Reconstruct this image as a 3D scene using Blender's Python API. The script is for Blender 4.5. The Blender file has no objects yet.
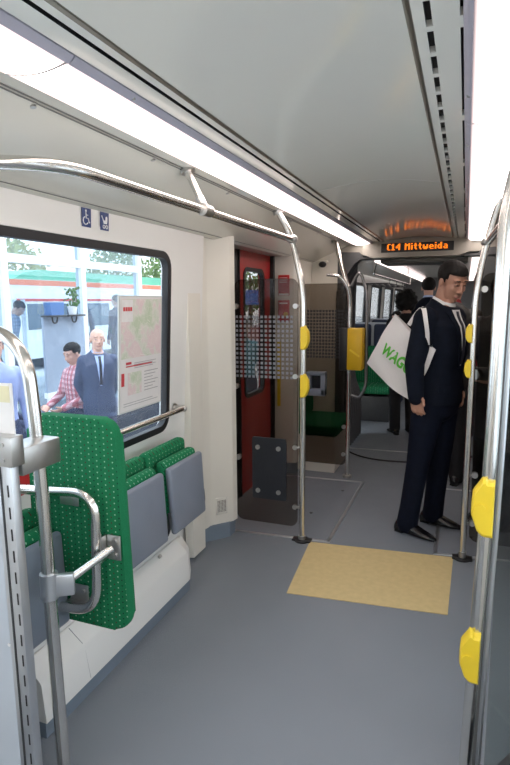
import bpy, bmesh, math, random
from mathutils import Vector, Matrix, Euler
from mathutils.bvhtree import BVHTree
random.seed(4)
V = Vector
PI = math.pi
scn = bpy.context.scene
COL = scn.collection

# ------------------------------------------------------------------ materials
def new_mat(name):
    m = bpy.data.materials.new(name); m.use_nodes = True
    nt = m.node_tree
    for n in list(nt.nodes): nt.nodes.remove(n)
    out = nt.nodes.new('ShaderNodeOutputMaterial')
    return m, nt, out

def setin(nt, sock, v):
    if hasattr(v, 'default_value') or hasattr(v, 'is_output'):
        nt.links.new(v, sock)
    elif isinstance(v, (tuple, list)):
        sock.default_value = (*v, 1) if len(v) == 3 and len(sock.default_value) == 4 else v
    else:
        sock.default_value = v

class X:
    """scalar node expression"""
    def __init__(s, nt, sock): s.nt, s.s = nt, sock
    def op(s, o, b=0.0, c=None):
        n = s.nt.nodes.new('ShaderNodeMath'); n.operation = o
        s.nt.links.new(s.s, n.inputs[0])
        setin(s.nt, n.inputs[1], b.s if isinstance(b, X) else b)
        if c is not None: setin(s.nt, n.inputs[2], c)
        return X(s.nt, n.outputs[0])
    def __add__(s, b): return s.op('ADD', b)
    def __sub__(s, b): return s.op('SUBTRACT', b)
    def __mul__(s, b): return s.op('MULTIPLY', b)
    def __truediv__(s, b): return s.op('DIVIDE', b)
    def lt(s, b): return s.op('LESS_THAN', b)
    def gt(s, b): return s.op('GREATER_THAN', b)
    def floor(s): return s.op('FLOOR')
    def fract(s): return s.op('FRACT')
    def mod(s, b): return s.op('FLOORED_MODULO', b)
    def abs(s): return s.op('ABSOLUTE')
    def sq(s): return s.op('POWER', 2.0)

def coords(nt):
    tc = nt.nodes.new('ShaderNodeTexCoord'); sp = nt.nodes.new('ShaderNodeSeparateXYZ')
    nt.links.new(tc.outputs['Object'], sp.inputs[0])
    return tc.outputs['Object'], X(nt, sp.outputs[0]), X(nt, sp.outputs[1]), X(nt, sp.outputs[2])

def mixc(nt, f, a, b):
    n = nt.nodes.new('ShaderNodeMix'); n.data_type = 'RGBA'
    setin(nt, n.inputs[0], f.s if isinstance(f, X) else f)
    setin(nt, n.inputs[6], a); setin(nt, n.inputs[7], b)
    return n.outputs[2]

def noise(nt, vec, scale, detail=3, out='Fac'):
    n = nt.nodes.new('ShaderNodeTexNoise')
    nt.links.new(vec, n.inputs['Vector']); n.inputs['Scale'].default_value = scale
    n.inputs['Detail'].default_value = detail
    return n.outputs[out]

def principled(nt, out, **kw):
    b = nt.nodes.new('ShaderNodeBsdfPrincipled')
    for k, v in kw.items():
        setin(nt, b.inputs[k.replace('_', ' ')], v)
    nt.links.new(b.outputs[0], out.inputs[0])
    return b

def pmat(name, col, rough=0.5, metal=0.0, var=0.06, scale=18, bump=0.0, bscale=60, coat=0.0, spec=0.5):
    m, nt, out = new_mat(name)
    oc, x, y, z = coords(nt)
    n = noise(nt, oc, scale)
    c2 = tuple(max(0, c * (1 - var * 2)) for c in col)
    mr = nt.nodes.new('ShaderNodeMapRange'); nt.links.new(n, mr.inputs[0])
    mr.inputs[1].default_value = .3; mr.inputs[2].default_value = .7
    c = mixc(nt, mr.outputs[0], (*c2, 1), (*col, 1))
    b = principled(nt, out, Base_Color=c, Roughness=rough, Metallic=metal)
    b.inputs['Coat Weight'].default_value = coat
    b.inputs['Specular IOR Level'].default_value = spec
    if bump:
        bn = nt.nodes.new('ShaderNodeBump'); bn.inputs['Strength'].default_value = bump
        bn.inputs['Distance'].default_value = .004
        nt.links.new(noise(nt, oc, bscale, 4), bn.inputs['Height'])
        nt.links.new(bn.outputs[0], b.inputs['Normal'])
    return m

def emat(name, col, strength):
    m, nt, out = new_mat(name)
    e = nt.nodes.new('ShaderNodeEmission'); e.inputs[0].default_value = (*col, 1); e.inputs[1].default_value = strength
    nt.links.new(e.outputs[0], out.inputs[0])
    return m

def glass(name, tint, refl=1.0, rough=0.02, haze=0.0, hazecol=(.8, .85, .9)):
    """thin pane: see-through with fresnel reflections, optionally a diffuse veil painting in bright haze"""
    m, nt, out = new_mat(name)
    t = nt.nodes.new('ShaderNodeBsdfTransparent'); t.inputs[0].default_value = (*tint, 1)
    g = nt.nodes.new('ShaderNodeBsdfGlossy'); g.inputs['Roughness'].default_value = rough
    f = nt.nodes.new('ShaderNodeLayerWeight'); f.inputs[0].default_value = .5   # Schlick fresnel, same from both sides
    fm = (X(nt, f.outputs['Facing']).op('POWER', 5.0) * .96 + .04) * refl
    mx = nt.nodes.new('ShaderNodeMixShader')
    nt.links.new(fm.s, mx.inputs[0]); nt.links.new(t.outputs[0], mx.inputs[1]); nt.links.new(g.outputs[0], mx.inputs[2])
    last = mx
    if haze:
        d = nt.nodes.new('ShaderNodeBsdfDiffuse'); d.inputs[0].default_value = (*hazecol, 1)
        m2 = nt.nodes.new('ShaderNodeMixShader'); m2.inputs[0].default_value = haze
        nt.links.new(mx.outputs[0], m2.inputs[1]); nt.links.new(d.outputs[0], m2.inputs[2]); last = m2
    nt.links.new(last.outputs[0], out.inputs[0])
    return m

def fabric_mat(name, au, av):
    """green moquette with rows of pale, dark and rust dots; au/av pick the object axes"""
    m, nt, out = new_mat(name)
    oc, x, y, z = coords(nt)
    ax = {'x': x, 'y': y, 'z': z, 'xz': x + z}
    u = ax[au] / .0150; v = ax[av] / .0195
    ci = u.floor()
    odd = ci.mod(2.0)
    vv = v + odd * .5
    fu = u.fract() - .5; fv = vv.fract() - .5
    d = (fu * .0150).sq() + (fv * .0195).sq()
    dot = d.lt(.0024 ** 2)
    if av == 'z':
        tcn = nt.nodes.new('ShaderNodeTexCoord'); spn = nt.nodes.new('ShaderNodeSeparateXYZ'); nt.links.new(tcn.outputs['Normal'], spn.inputs[0])
        dot = dot * X(nt, spn.outputs[1]).abs().gt(.6)
    rust = (ci.mod(6.0) - 3.0).abs().lt(.5)
    darkc = mixc(nt, rust, (.004, .016, .014, 1), (.07, .012, .012, 1))
    dc = mixc(nt, odd, (.30, .52, .36, 1), darkc)
    n = noise(nt, oc, 240, 2)
    base = mixc(nt, n, (.004, .115, .042, 1), (.012, .20, .080, 1))
    c = mixc(nt, dot, base, dc)
    b = principled(nt, out, Base_Color=c, Roughness=.85)
    b.inputs['Specular IOR Level'].default_value = .25
    bn = nt.nodes.new('ShaderNodeBump'); bn.inputs['Strength'].default_value = .25; bn.inputs['Distance'].default_value = .002
    nt.links.new(noise(nt, oc, 500, 2), bn.inputs['Height']); nt.links.new(bn.outputs[0], b.inputs['Normal'])
    return m

def floor_mat():
    m, nt, out = new_mat('floor_vinyl')
    oc, x, y, z = coords(nt)
    n1 = X(nt, noise(nt, oc, 420, 2)); n2 = noise(nt, oc, 2.2, 3)
    base = mixc(nt, n2, (.168, .19, .218, 1), (.21, .234, .262, 1))
    c = mixc(nt, n1.gt(.62), base, (.30, .325, .35, 1))
    c = mixc(nt, n1.lt(.38), c, (.11, .125, .15, 1))
    sc = X(nt, noise(nt, oc, 5, 5))
    r = sc * .25 + .36
    b = principled(nt, out, Base_Color=c, Roughness=r.s)
    return m

def check_mat(name, a, b_, c_, s):
    m, nt, out = new_mat(name)
    oc, x, y, z = coords(nt)
    f1 = ((y / s).fract()).lt(.5); f2 = ((z / s).fract()).lt(.5)
    c = mixc(nt, f1, (*a, 1), (*b_, 1)); c = mixc(nt, f2 * .5, c, (*c_, 1))
    principled(nt, out, Base_Color=c, Roughness=.85)
    return m

def map_mat():
    m, nt, out = new_mat('map_print')
    oc, x, y, z = coords(nt)
    n = noise(nt, oc, 9, 4)
    r = nt.nodes.new('ShaderNodeValToRGB'); nt.links.new(n, r.inputs[0])
    e = r.color_ramp.elements
    e[0].position = .36; e[0].color = (.50, .58, .42, 1); e[1].position = .62; e[1].color = (.72, .60, .58, 1)
    k = e.new(.47); k.color = (.66, .66, .58, 1); k = e.new(.54); k.color = (.70, .56, .56, 1)
    vo = nt.nodes.new('ShaderNodeTexVoronoi'); vo.feature = 'DISTANCE_TO_EDGE'; vo.inputs['Scale'].default_value = 26
    nt.links.new(oc, vo.inputs['Vector'])
    c = mixc(nt, X(nt, vo.outputs['Distance']).lt(.010), r.outputs[0], (.80, .76, .70, 1))
    principled(nt, out, Base_Color=c, Roughness=.5)
    return m

def foliage_mat(name, a, b):
    m, nt, out = new_mat(name)
    oc, x, y, z = coords(nt)
    c = mixc(nt, noise(nt, oc, 6, 5), (*a, 1), (*b, 1))
    principled(nt, out, Base_Color=c, Roughness=.8)
    return m

CREAM = pmat('cream_plastic', (.77, .735, .65), .38, var=.02, scale=3)
CREAM2 = pmat('cream_glossy', (.74, .71, .635), .16, var=.015, scale=2)
WHITE = pmat('white_lacquer', (.80, .79, .75), .3, var=.015, scale=3)
CEIL = pmat('ceiling_lacquer', (.90, .87, .79), .11, var=.015, scale=2)
COVE = pmat('cove_gloss', (.82, .79, .70), .13, var=.015, scale=2)
SLOT = pmat('slot_black', (.01, .01, .01), .6)
BRONZE = pmat('slot_bronze', (.27, .245, .20), .3, metal=.6)
STEEL = pmat('brushed_steel', (.74, .72, .68), .20, metal=1.0, var=.03, scale=40)
STEEL2 = pmat('satin_steel', (.56, .55, .53), .36, metal=1.0, var=.04, scale=30)
ALU = pmat('anodised_aluminium', (.62, .64, .66), .35, metal=.9, var=.03)
PANELG = pmat('pale_grey_laminate', (.52, .58, .64), .35, var=.02, scale=4)
SHELL = pmat('grey_seat_shell', (.20, .225, .27), .38, var=.04, scale=8, bump=.15, bscale=300)
KICK = pmat('blue_grey_kick', (.19, .235, .285), .45, var=.03)
RUBBER = pmat('black_rubber', (.012, .012, .014), .5)
BLACK = pmat('black_plastic', (.012, .012, .013), .4)
DARKG = pmat('dark_grey_plastic', (.035, .037, .04), .45)
CHARCOAL = pmat('charcoal_board', (.018, .021, .028), .35, var=.1)
YELLOW = pmat('yellow_plastic', (.86, .62, .03), .4, var=.03)
VALY = pmat('validator_yellow', (.70, .44, .01), .4, var=.03)
TAN = pmat('tan_vinyl', (.60, .47, .23), .55, var=.05, scale=30)
RED = pmat('door_red', (.42, .014, .012), .3, var=.05)
SIGNR = pmat('sign_red', (.55, .02, .02), .4)
SIGNW = pmat('sign_white', (.85, .85, .85), .5)
SIGNB = pmat('sign_blue', (.012, .04, .17), .4)
DOT = pmat('print_grey', (.20, .21, .23), .5)
DOT2 = pmat('print_grey_backlit', (.02, .02, .022), .5)  # same grey print, painted darker as seen against the lit wall
FLOOR = floor_mat()
FAB_XZ = fabric_mat('moquette_upright', 'x', 'z')
FAB_YZ = fabric_mat('moquette_seat', 'y', 'xz')
NAVYFAB = pmat('navy_fabric', (.03, .045, .085), .8, var=.1, scale=60)
def lamp_mat(name, centre, half, hi, lo):
    m, nt, out = new_mat(name)
    oc, x, y, z = coords(nt)
    t = (((x - (-.436)).abs() - centre).abs() / half).op('MINIMUM', 1.0)
    f = t.op('POWER', 1.6)
    e = nt.nodes.new('ShaderNodeEmission')
    nt.links.new(mixc(nt, f, (1.0, .88, .82, 1), (1.0, .80, .80, 1)), e.inputs[0])
    nt.links.new((f * (lo - hi) + hi).s, e.inputs[1])
    nt.links.new(e.outputs[0], out.inputs[0])
    return m
LAMP = lamp_mat('lamp_diffuser', .518, .092, 6.8, .40)
LAMPF = lamp_mat('lamp_diffuser_far', .524, .06, 1.7, .8)
LAVENDER = pmat('lamp_edge_plastic', (.60, .57, .66), .25, var=.02)
LED = emat('led_orange', (1.0, .20, .01), 1.5)
GLASSW = glass('window_glass', (.84, .89, .94), 1.0, .01, .04, (.6, .72, .9))  # bluish diffuse share paints the bright haze over the view
GLASSD = glass('smoked_glass', (.58, .55, .52), .3, .02)
GLASSF = glass('far_window_glass', (.60, .62, .64), 1.0, .01)  # tint added to hold down daylight in the far car
GLASSR = glass('dimming_window_glass', (.30, .31, .32), 1.0, .01)  # tint deepened to keep daylight out of the doorway and far car
GLASST = glass('dimming_door_glass', (.55, .57, .60), 1.0, .01)  # tint added to dim the daylight through the doors
GLASSP = glass('pavilion_glass', (.80, .88, .93), 1.3, .02, .03, (.6, .75, .9))
GLASSC = glass('screen_glass', (.80, .84, .83), 1.1, .02)

# ------------------------------------------------------------------ mesh builder
class MB:
    def __init__(s): s.bm = bmesh.new()
    def box(s, c, size, rot=None, bevel=0, seg=2):
        r = bmesh.ops.create_cube(s.bm, size=1)
        vs = r['verts']
        bmesh.ops.scale(s.bm, vec=size, verts=vs)
        if bevel:
            es = list({e for v in vs for e in v.link_edges})
            rb = bmesh.ops.bevel(s.bm, geom=es, offset=bevel, segments=seg, profile=.5, affect='EDGES')
            vs = list({v for f in rb['faces'] for v in f.verts} | {v for v in vs if v.is_valid})
        if rot is not None:
            bmesh.ops.rotate(s.bm, cent=(0, 0, 0), matrix=Euler(rot).to_matrix() if not isinstance(rot, Matrix) else rot, verts=vs)
        bmesh.ops.translate(s.bm, vec=c, verts=vs)
        return s
    def bx(s, x0, x1, y0, y1, z0, z1, bevel=0, seg=2):
        return s.box(((x0 + x1) / 2, (y0 + y1) / 2, (z0 + z1) / 2), (abs(x1 - x0), abs(y1 - y0), abs(z1 - z0)), None, bevel, seg)
    def rings(s, rings, close_u=True, caps=True):
        vr = [[s.bm.verts.new(p) for p in r] for r in rings]
        n = len(vr[0])
        for a, b in zip(vr, vr[1:]):
            for i in range(n if close_u else n - 1):
                j = (i + 1) % n
                s.bm.faces.new((a[i], a[j], b[j], b[i]))
        if caps:
            for r in (vr[0][::-1], vr[-1]):
                try: s.bm.faces.new(r)
                except ValueError: pass
        return s
    def tube(s, pts, r, n=16, fillet=0.0, caps=True, fseg=7):
        pts = [V(p) for p in pts]
        if fillet:
            q = [pts[0]]
            for a, b, c in zip(pts, pts[1:], pts[2:]):
                d1 = (a - b); d2 = (c - b)
                f = fillet
                l = min(f, d1.length * .48, d2.length * .48)
                p1 = b + d1.normalized() * l; p2 = b + d2.normalized() * l
                for k in range(fseg + 1):
                    t = k / fseg
                    q.append(p1 * (1 - t) ** 2 + b * 2 * t * (1 - t) + p2 * t * t)
            q.append(pts[-1]); pts = q
        rad = r if isinstance(r, (list, tuple)) else [r] * len(pts)
        t0 = (pts[1] - pts[0]).normalized()
        nrm = t0.orthogonal().normalized()
        rings = []
        for i, p in enumerate(pts):
            t = (pts[min(i + 1, len(pts) - 1)] - pts[max(i - 1, 0)]).normalized()
            nrm = (nrm - t * nrm.dot(t)).normalized()
            bt = t.cross(nrm)
            rings.append([p + (nrm * math.cos(2 * PI * k / n) + bt * math.sin(2 * PI * k / n)) * rad[i] for k in range(n)])
        return s.rings(rings, True, caps)
    def cyl(s, a, b, r, n=20): return s.tube([a, b], r, n)
    def prism(s, poly, axis, a, b):
        """poly of 2D points; axis 'x','y','z' is the extrusion axis"""
        def P(p, t):
            return {'x': (t, p[0], p[1]), 'y': (p[0], t, p[1]), 'z': (p[0], p[1], t)}[axis]
        return s.rings([[P(p, a) for p in poly], [P(p, b) for p in poly]])
    def ell(s, c, r, rot=None, u=20, v=14):
        res = bmesh.ops.create_uvsphere(s.bm, u_segments=u, v_segments=v, radius=1)
        vs = res['verts']
        bmesh.ops.scale(s.bm, vec=r, verts=vs)
        if rot is not None: bmesh.ops.rotate(s.bm, cent=(0, 0, 0), matrix=Euler(rot).to_matrix(), verts=vs)
        bmesh.ops.translate(s.bm, vec=c, verts=vs)
        return s
    def xf(s, M):
        bmesh.ops.transform(s.bm, matrix=M, verts=s.bm.verts); return s
    def mesh(s, name, mats, angle=38):
        bmesh.ops.recalc_face_normals(s.bm, faces=s.bm.faces)
        me = bpy.data.meshes.new(name); s.bm.to_mesh(me); s.bm.free()
        for m in (mats if isinstance(mats, (list, tuple)) else [mats]): me.materials.append(m)
        for p in me.polygons: p.use_smooth = True
        me.set_sharp_from_angle(angle=math.radians(angle))
        return me
    def obj(s, name, mats, parent=None, angle=38):
        me = s.mesh(name, mats, angle)
        return link(name, me, parent)

def link(name, me, parent=None):
    o = bpy.data.objects.new(name, me); COL.objects.link(o)
    if parent is not None:
        o.parent = parent
        M = parent.matrix_world if parent.get('_built') else None
    return o

def tag(o, label=None, cat=None, group=None, kind=None):
    if label: o['label'] = label
    if cat: o['category'] = cat
    if group: o['group'] = group
    if kind: o['kind'] = kind
    return o

def thing(name, label, cat, loc=(0, 0, 0), rz=0, group=None):
    o = bpy.data.objects.new(name, None); COL.objects.link(o)
    o.empty_display_size = .1
    o.location = loc; o.rotation_euler = (0, 0, rz)
    return tag(o, label, cat, group)

def struct(o): o['kind'] = 'structure'; return o
def sempty(name):
    o = bpy.data.objects.new(name, None); COL.objects.link(o); o['kind'] = 'structure'; return o

def copy_tree(o, parent=None):
    c = o.copy(); COL.objects.link(c)
    if parent is not None: c.parent = parent
    for ch in [k for k in bpy.data.objects if k.parent == o]: copy_tree(ch, c)
    return c

def remesh(mb, voxel, smooth=3, fac=.5):
    bmesh.ops.recalc_face_normals(mb.bm, faces=mb.bm.faces)
    me = bpy.data.meshes.new('tmp'); mb.bm.to_mesh(me); mb.bm.free()
    o = bpy.data.objects.new('tmp', me); COL.objects.link(o)
    m = o.modifiers.new('r', 'REMESH'); m.mode = 'VOXEL'; m.voxel_size = voxel
    if smooth:
        k = o.modifiers.new('s', 'SMOOTH'); k.iterations = smooth; k.factor = fac
    dg = bpy.context.evaluated_depsgraph_get(); dg.update()
    out = bpy.data.meshes.new_from_object(o.evaluated_get(dg))
    bpy.data.objects.remove(o); bpy.data.meshes.remove(me)
    for p in out.polygons: p.use_smooth = True
    out.materials.clear()
    return out

def rrect(y0, y1, z0, z1, r, n=6):
    pts = []
    for cx, cz, a0 in ((y1 - r, z0 + r, -90), (y1 - r, z1 - r, 0), (y0 + r, z1 - r, 90), (y0 + r, z0 + r, 180)):
        for k in range(n + 1):
            a = math.radians(a0 + 90 * k / n)
            pts.append((cx + r * math.cos(a), cz + r * math.sin(a)))
    return pts

def plate_with_holes(outer, holes, x0, x1, xmap=None):
    """flat plate in the YZ plane with openings, thickness x0..x1"""
    bm = bmesh.new()
    for loop in [outer] + holes:
        vs = [bm.verts.new((x0, p[0], p[1])) for p in loop]
        for i in range(len(vs)): bm.edges.new((vs[i], vs[(i + 1) % len(vs)]))
    bmesh.ops.triangle_fill(bm, use_beauty=True, use_dissolve=False, edges=bm.edges)
    r = bmesh.ops.extrude_face_region(bm, geom=bm.faces[:])
    vs = [g for g in r['geom'] if isinstance(g, bmesh.types.BMVert)]
    bmesh.ops.translate(bm, vec=(x1 - x0, 0, 0), verts=vs)
    if xmap:
        for v in bm.verts: v.co.x += xmap(v.co.z)
    mb = MB(); mb.bm.free(); mb.bm = bm
    return mb

def ring_plate(outer, inner, x0, x1, xmap=None):
    mb = MB()
    f = (lambda z: xmap(z)) if xmap else (lambda z: 0)
    R = []
    for loop, x in ((outer, x0), (outer, x1), (inner, x1), (inner, x0), (outer, x0)):
        R.append([(x + f(p[1]), p[0], p[1]) for p in loop])
    mb.rings(R, True, False)
    bmesh.ops.remove_doubles(mb.bm, verts=mb.bm.verts, dist=1e-6)
    return mb

def text_mesh(txt, size, depth=.002, bold=0.0, shear=0.0):
    cu = bpy.data.curves.new('t', 'FONT'); cu.body = txt; cu.size = size; cu.extrude = depth; cu.offset = bold; cu.shear = shear
    cu.align_x = 'CENTER'; cu.align_y = 'CENTER'
    o = bpy.data.objects.new('t', cu); COL.objects.link(o)
    dg = bpy.context.evaluated_depsgraph_get(); dg.update()
    me = bpy.data.meshes.new_from_object(o.evaluated_get(dg))
    bpy.data.objects.remove(o)
    return me

# ------------------------------------------------------------------ camera
YAW, PIT, ROL, FPX, CH = 0.36604601, 0.147023144, 0.00733562, 546.54, 1.55
cy, sy = math.cos(YAW), math.sin(YAW)
fw = V((-sy * math.cos(PIT), cy * math.cos(PIT), -math.sin(PIT)))
rt = V((cy, sy, 0)); dn = fw.cross(rt)
r2 = rt * math.cos(ROL) + dn * math.sin(ROL); d2 = dn * math.cos(ROL) - rt * math.sin(ROL)
cam = bpy.data.cameras.new('camera'); co = bpy.data.objects.new('camera', cam); COL.objects.link(co)
M = Matrix.Identity(4)
for i in range(3):
    M[i][0] = r2[i]; M[i][1] = -d2[i]; M[i][2] = -fw[i]
M[2][3] = CH
co.matrix_world = M
cam.sensor_fit = 'AUTO'; cam.sensor_width = 36; cam.lens = FPX / 765 * 36; cam.clip_start = .02; cam.clip_end = 300
scn.camera = co

# ------------------------------------------------------------------ room shell
MID = -.436                      # centre line of the tram
def mir(x): return 2 * MID - x
YB, YP, YE = -2.6, 5.42, 14.0    # rear end, gangway portal, far end
wx = lambda z: -1.545 + .05 * z  # left wall leans in towards the roof
wr = lambda z: mir(wx(z))

struct(MB().bx(-1.75, .88, YB, YE, -.06, 0).obj('floor', FLOOR))

def extrude_profile(segs, y0, y1, name, mats, sides=((1,),)):
    pass

def ceiling(y0, y1, name):
    half = [(-.843, 2.112, 0), (-.836, 2.112, 2), (-.836, 2.0955, 2), (-.784, 2.098, 0), (-.784, 2.112, 2), (-.771, 2.112, 2), (-.771, 2.0985, 2), (-.748, 2.099, 0), (-.744, 2.106, 1), (-.738, 2.106, 1), (-.734, 2.103, 1)]
    vault = [(-.734 + (.596 * k / 14), 2.103 + .034 * math.sin(PI * k / 14), 0) for k in range(1, 14)]
    prof = half + vault + [(mir(x), z, 0) for x, z, m in half[::-1]]
    mats_i = [m for _, _, m in half[1:]] + [0] * 14 + [m for _, _, m in half[1:][::-1]]
    mb = MB(); bm = mb.bm
    rows = [[bm.verts.new((x, y, z)) for x, z, _ in prof] for y in (y0, y1)]
    for i in range(len(prof) - 1):
        f = bm.faces.new((rows[0][i], rows[0][i + 1], rows[1][i + 1], rows[1][i])); f.material_index = mats_i[i]
    top = [bm.verts.new((prof[0][0], y, 2.2)) for y in (y0, y1)]; top2 = [bm.verts.new((prof[-1][0], y, 2.2)) for y in (y0, y1)]
    bm.faces.new((top[0], top2[0], top2[1], top[1]))
    bm.faces.new((rows[0][0], top[0], top[1], rows[1][0])); bm.faces.new((rows[0][-1], top2[0], top2[1], rows[1][-1]))
    return mb.obj(name, [CEIL, BRONZE, SLOT], None, 25)
cl = struct(ceiling(YB, YP + .1, 'ceiling'))
# cross ribs that break the right-hand air slots into dashes, and panel seams
mb = MB()
y = YB + .1
while y < YP:
    mb.bx(mir(-.785), mir(-.770), y, y + .022, 2.0985, 2.115); y += .125
mb2 = MB()
y = YB + .1
while y < YP:
    mb2.bx(mir(-.844), mir(-.835), y, y + .05, 2.0955, 2.115); y += .62
mb.obj('slot_rib', CEIL, cl); mb2.obj('slot_rib', CEIL, cl)
mb = MB()
for y in (-.1, 2.83):
    for k in range(14):
        x0 = -.73 + .588 * k / 14; x1 = -.73 + .588 * (k + 1) / 14
        z0 = 2.1025 + .034 * math.sin(PI * k / 14); z1 = 2.1025 + .034 * math.sin(PI * (k + 1) / 14)
        mb.rings([[(x0, y, z0), (x0, y + .004, z0), (x0, y + .004, z0 + .004), (x0, y, z0 + .004)], [(x1, y, z1), (x1, y + .004, z1), (x1, y + .004, z1 + .004), (x1, y, z1 + .004)]])
mb.obj('panel_seam', pmat('seam_pale', (.7, .69, .66), .3), cl)

def cove(side, y0, y1, name):
    P = [(-1.038, 2.089), (-1.085, 2.085), (-1.088, 2.089), (-1.094, 2.083), (-1.097, 2.087), (-1.103, 2.080), (-1.415, 1.942), (-1.418, 1.947), (-1.424, 1.939), (-1.452, 1.928), (-1.47, 1.928), (-1.47, 2.12), (-1.038, 2.12)]
    if side > 0: P = [(mir(x), z) for x, z in P]
    return MB().prism(P, 'y', y0, y1).obj(name, COVE, None, 20)
cvl = struct(cove(-1, YB, YP, 'trim_1')); cvr = struct(cove(1, YB, YP, 'trim_2'))
for nm, side, root in (('l', -1, cvl), ('r', 1, cvr)):
    for y in (.62, 1.25, 1.86, 2.55, 3.6, 4.3):
        m = MB()
        for xx, zz in ((-1.115, 2.076), (-1.26, 2.011)):
            x = xx if side < 0 else mir(xx)
            if xx == -1.26 and y not in (1.86, .62, 3.6): continue
            m.cyl((x, y, zz + .004), (x + (-.0025 if side > 0 else .0025), y, zz - .005), .0085, 12)
        m.obj('screw', STEEL2, root)
for nm, side, root in (('l', -1, cvl), ('r', 1, cvr)):
    for xx, zz in ((-1.0905, 2.0835), (-1.100, 2.0795), (-1.4215, 1.9395)):
        x = xx if side < 0 else mir(xx)
        MB().box((x, (YB + YP) / 2, zz), (.0032, YP - YB, .003)).obj('seam_line', pmat('seam_dark', (.22, .21, .19), .5), root)
# dark roof void above, closes the shell
struct(MB().bx(-1.72, .85, YB, YE, 2.2, 2.24).obj('trim_3', DARKG))

# ---- ceiling lamps (lens strip with a lavender edge)
def lamp(side, y0, y1, label, emis=LAMP):
    t = thing('ceiling_light', label, 'light', (0, 0, 0), 0, 'strip lights along the tram ceiling')
    def mx(x): return x if side < 0 else mir(x)
    prof = []
    for k in range(9):
        a = k / 8
        prof.append((-1.040 + .178 * a, 2.090 - .016 * math.sin(PI * (a * .85 + .08))))
    MB().prism([(mx(x), z) for x, z in prof + [(-.862, 2.13), (-1.040, 2.13)]], 'y', y0 + .003, y1 - .003).obj('diffuser', emis, t)
    e = [(-.861, 2.0815), (-.853, 2.085), (-.848, 2.090), (-.842, 2.095), (-.842, 2.13), (-.861, 2.13)]
    MB().prism([(mx(x), z) for x, z in e], 'y', y0 + .002, y1 - .002).obj('housing_edge', LAVENDER, t)
    m = MB(); m.prism([(mx(x), z - .0012) for x, z in prof + [(-.862, 2.12), (-1.040, 2.12)]], 'y', y1 - .004, y1 + .002)
    m.obj('joint_band', pmat('joint_grey', (.5, .47, .45), .4), t)
    for yy in (y0 + .25, (y0 + y1) / 2, y1 - .25):
        MB().cyl((mx(-.853), yy, 2.095), (mx(-.853), yy, 2.083), .005, 10).obj('rivet', STEEL2, t)
    return t
seg = [(-2.5, -.75), (-.75, 1.086), (1.086, 3.4), (3.4, 5.40)]
nmL = ['over the grey seats behind the viewer', 'nearest above the bent grab rail', 'above the window and folded seats', 'ending beside the orange display']
for (a, b), s in zip(seg, ['left strip light over the rear of the car', 'left bright strip light nearest the viewer, above the rail bend', 'left bright strip light above the side window', 'left bright strip light ending by the orange destination display']):
    lamp(-1, a, b, s)
segr = [(-2.5, .0), (.0, 1.9), (1.9, 3.72), (3.72, 5.40)]
for (a, b), s in zip(segr, ['right strip light over the rear of the car', 'right bright strip light nearest the viewer', 'right bright strip light in the middle, above the near pole', 'right bright strip light ending above the standing man']):
    lamp(1, a, b, s)

# ---- left wall with window, right wall with window
W1 = rrect(.72, 2.565, .87, 1.795, .075)
W0 = rrect(-1.75, .35, .87, 1.795, .075)
outer = [(YB, 0), (2.96, 0), (2.96, 1.935), (YB, 1.935)]
wl = struct(plate_with_holes(outer, [W1, W0], 0, -.05, wx).obj('wall_left', WHITE, None, 20))
def mirror_obj(mb):
    for v in mb.bm.verts: v.co.x = mir(v.co.x)
    return mb
wr_o = struct(mirror_obj(plate_with_holes(outer, [W1, W0], 0, -.05, wx)).obj('wall_right', WHITE, None, 20))
def window(n, loop_args, side, name=None, g=GLASSW):
    y0, y1, z0, z1, r = loop_args
    w = sempty('window_%d' % n)
    fx = (lambda mb: mirror_obj(mb)) if side > 0 else (lambda mb: mb)
    fx(ring_plate(rrect(y0 - .012, y1 + .012, z0 - .012, z1 + .012, r + .012), rrect(y0 + .022, y1 - .022, z0 + .022, z1 - .022, r - .02), .006, -.03, wx)).obj('window_frame', RUBBER, w)
    fx(ring_plate(rrect(y0 - .10, y1 + .155, z0 - .085, z1 + .07, r + .08), rrect(y0 - .014, y1 + .014, z0 - .014, z1 + .014, r + .012), .004, -.001, wx)).obj('window_surround', WHITE, w)
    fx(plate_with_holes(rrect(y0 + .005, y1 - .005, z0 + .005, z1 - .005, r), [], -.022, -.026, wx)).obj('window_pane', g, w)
    return w
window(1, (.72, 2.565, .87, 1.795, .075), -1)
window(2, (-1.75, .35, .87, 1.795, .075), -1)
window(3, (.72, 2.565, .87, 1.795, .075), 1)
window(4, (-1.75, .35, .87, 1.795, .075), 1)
# cream strip between the window and the column
m = MB()
m.prism([(wx(1) + .006, 2.765), (wx(1) + .03, 2.775), (wx(1) + .03, 2.93), (wx(1) - .02, 2.95), (wx(1) - .02, 2.765)], 'z', .02, 1.93)
struct(m.obj('trim_4', CREAM))
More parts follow.
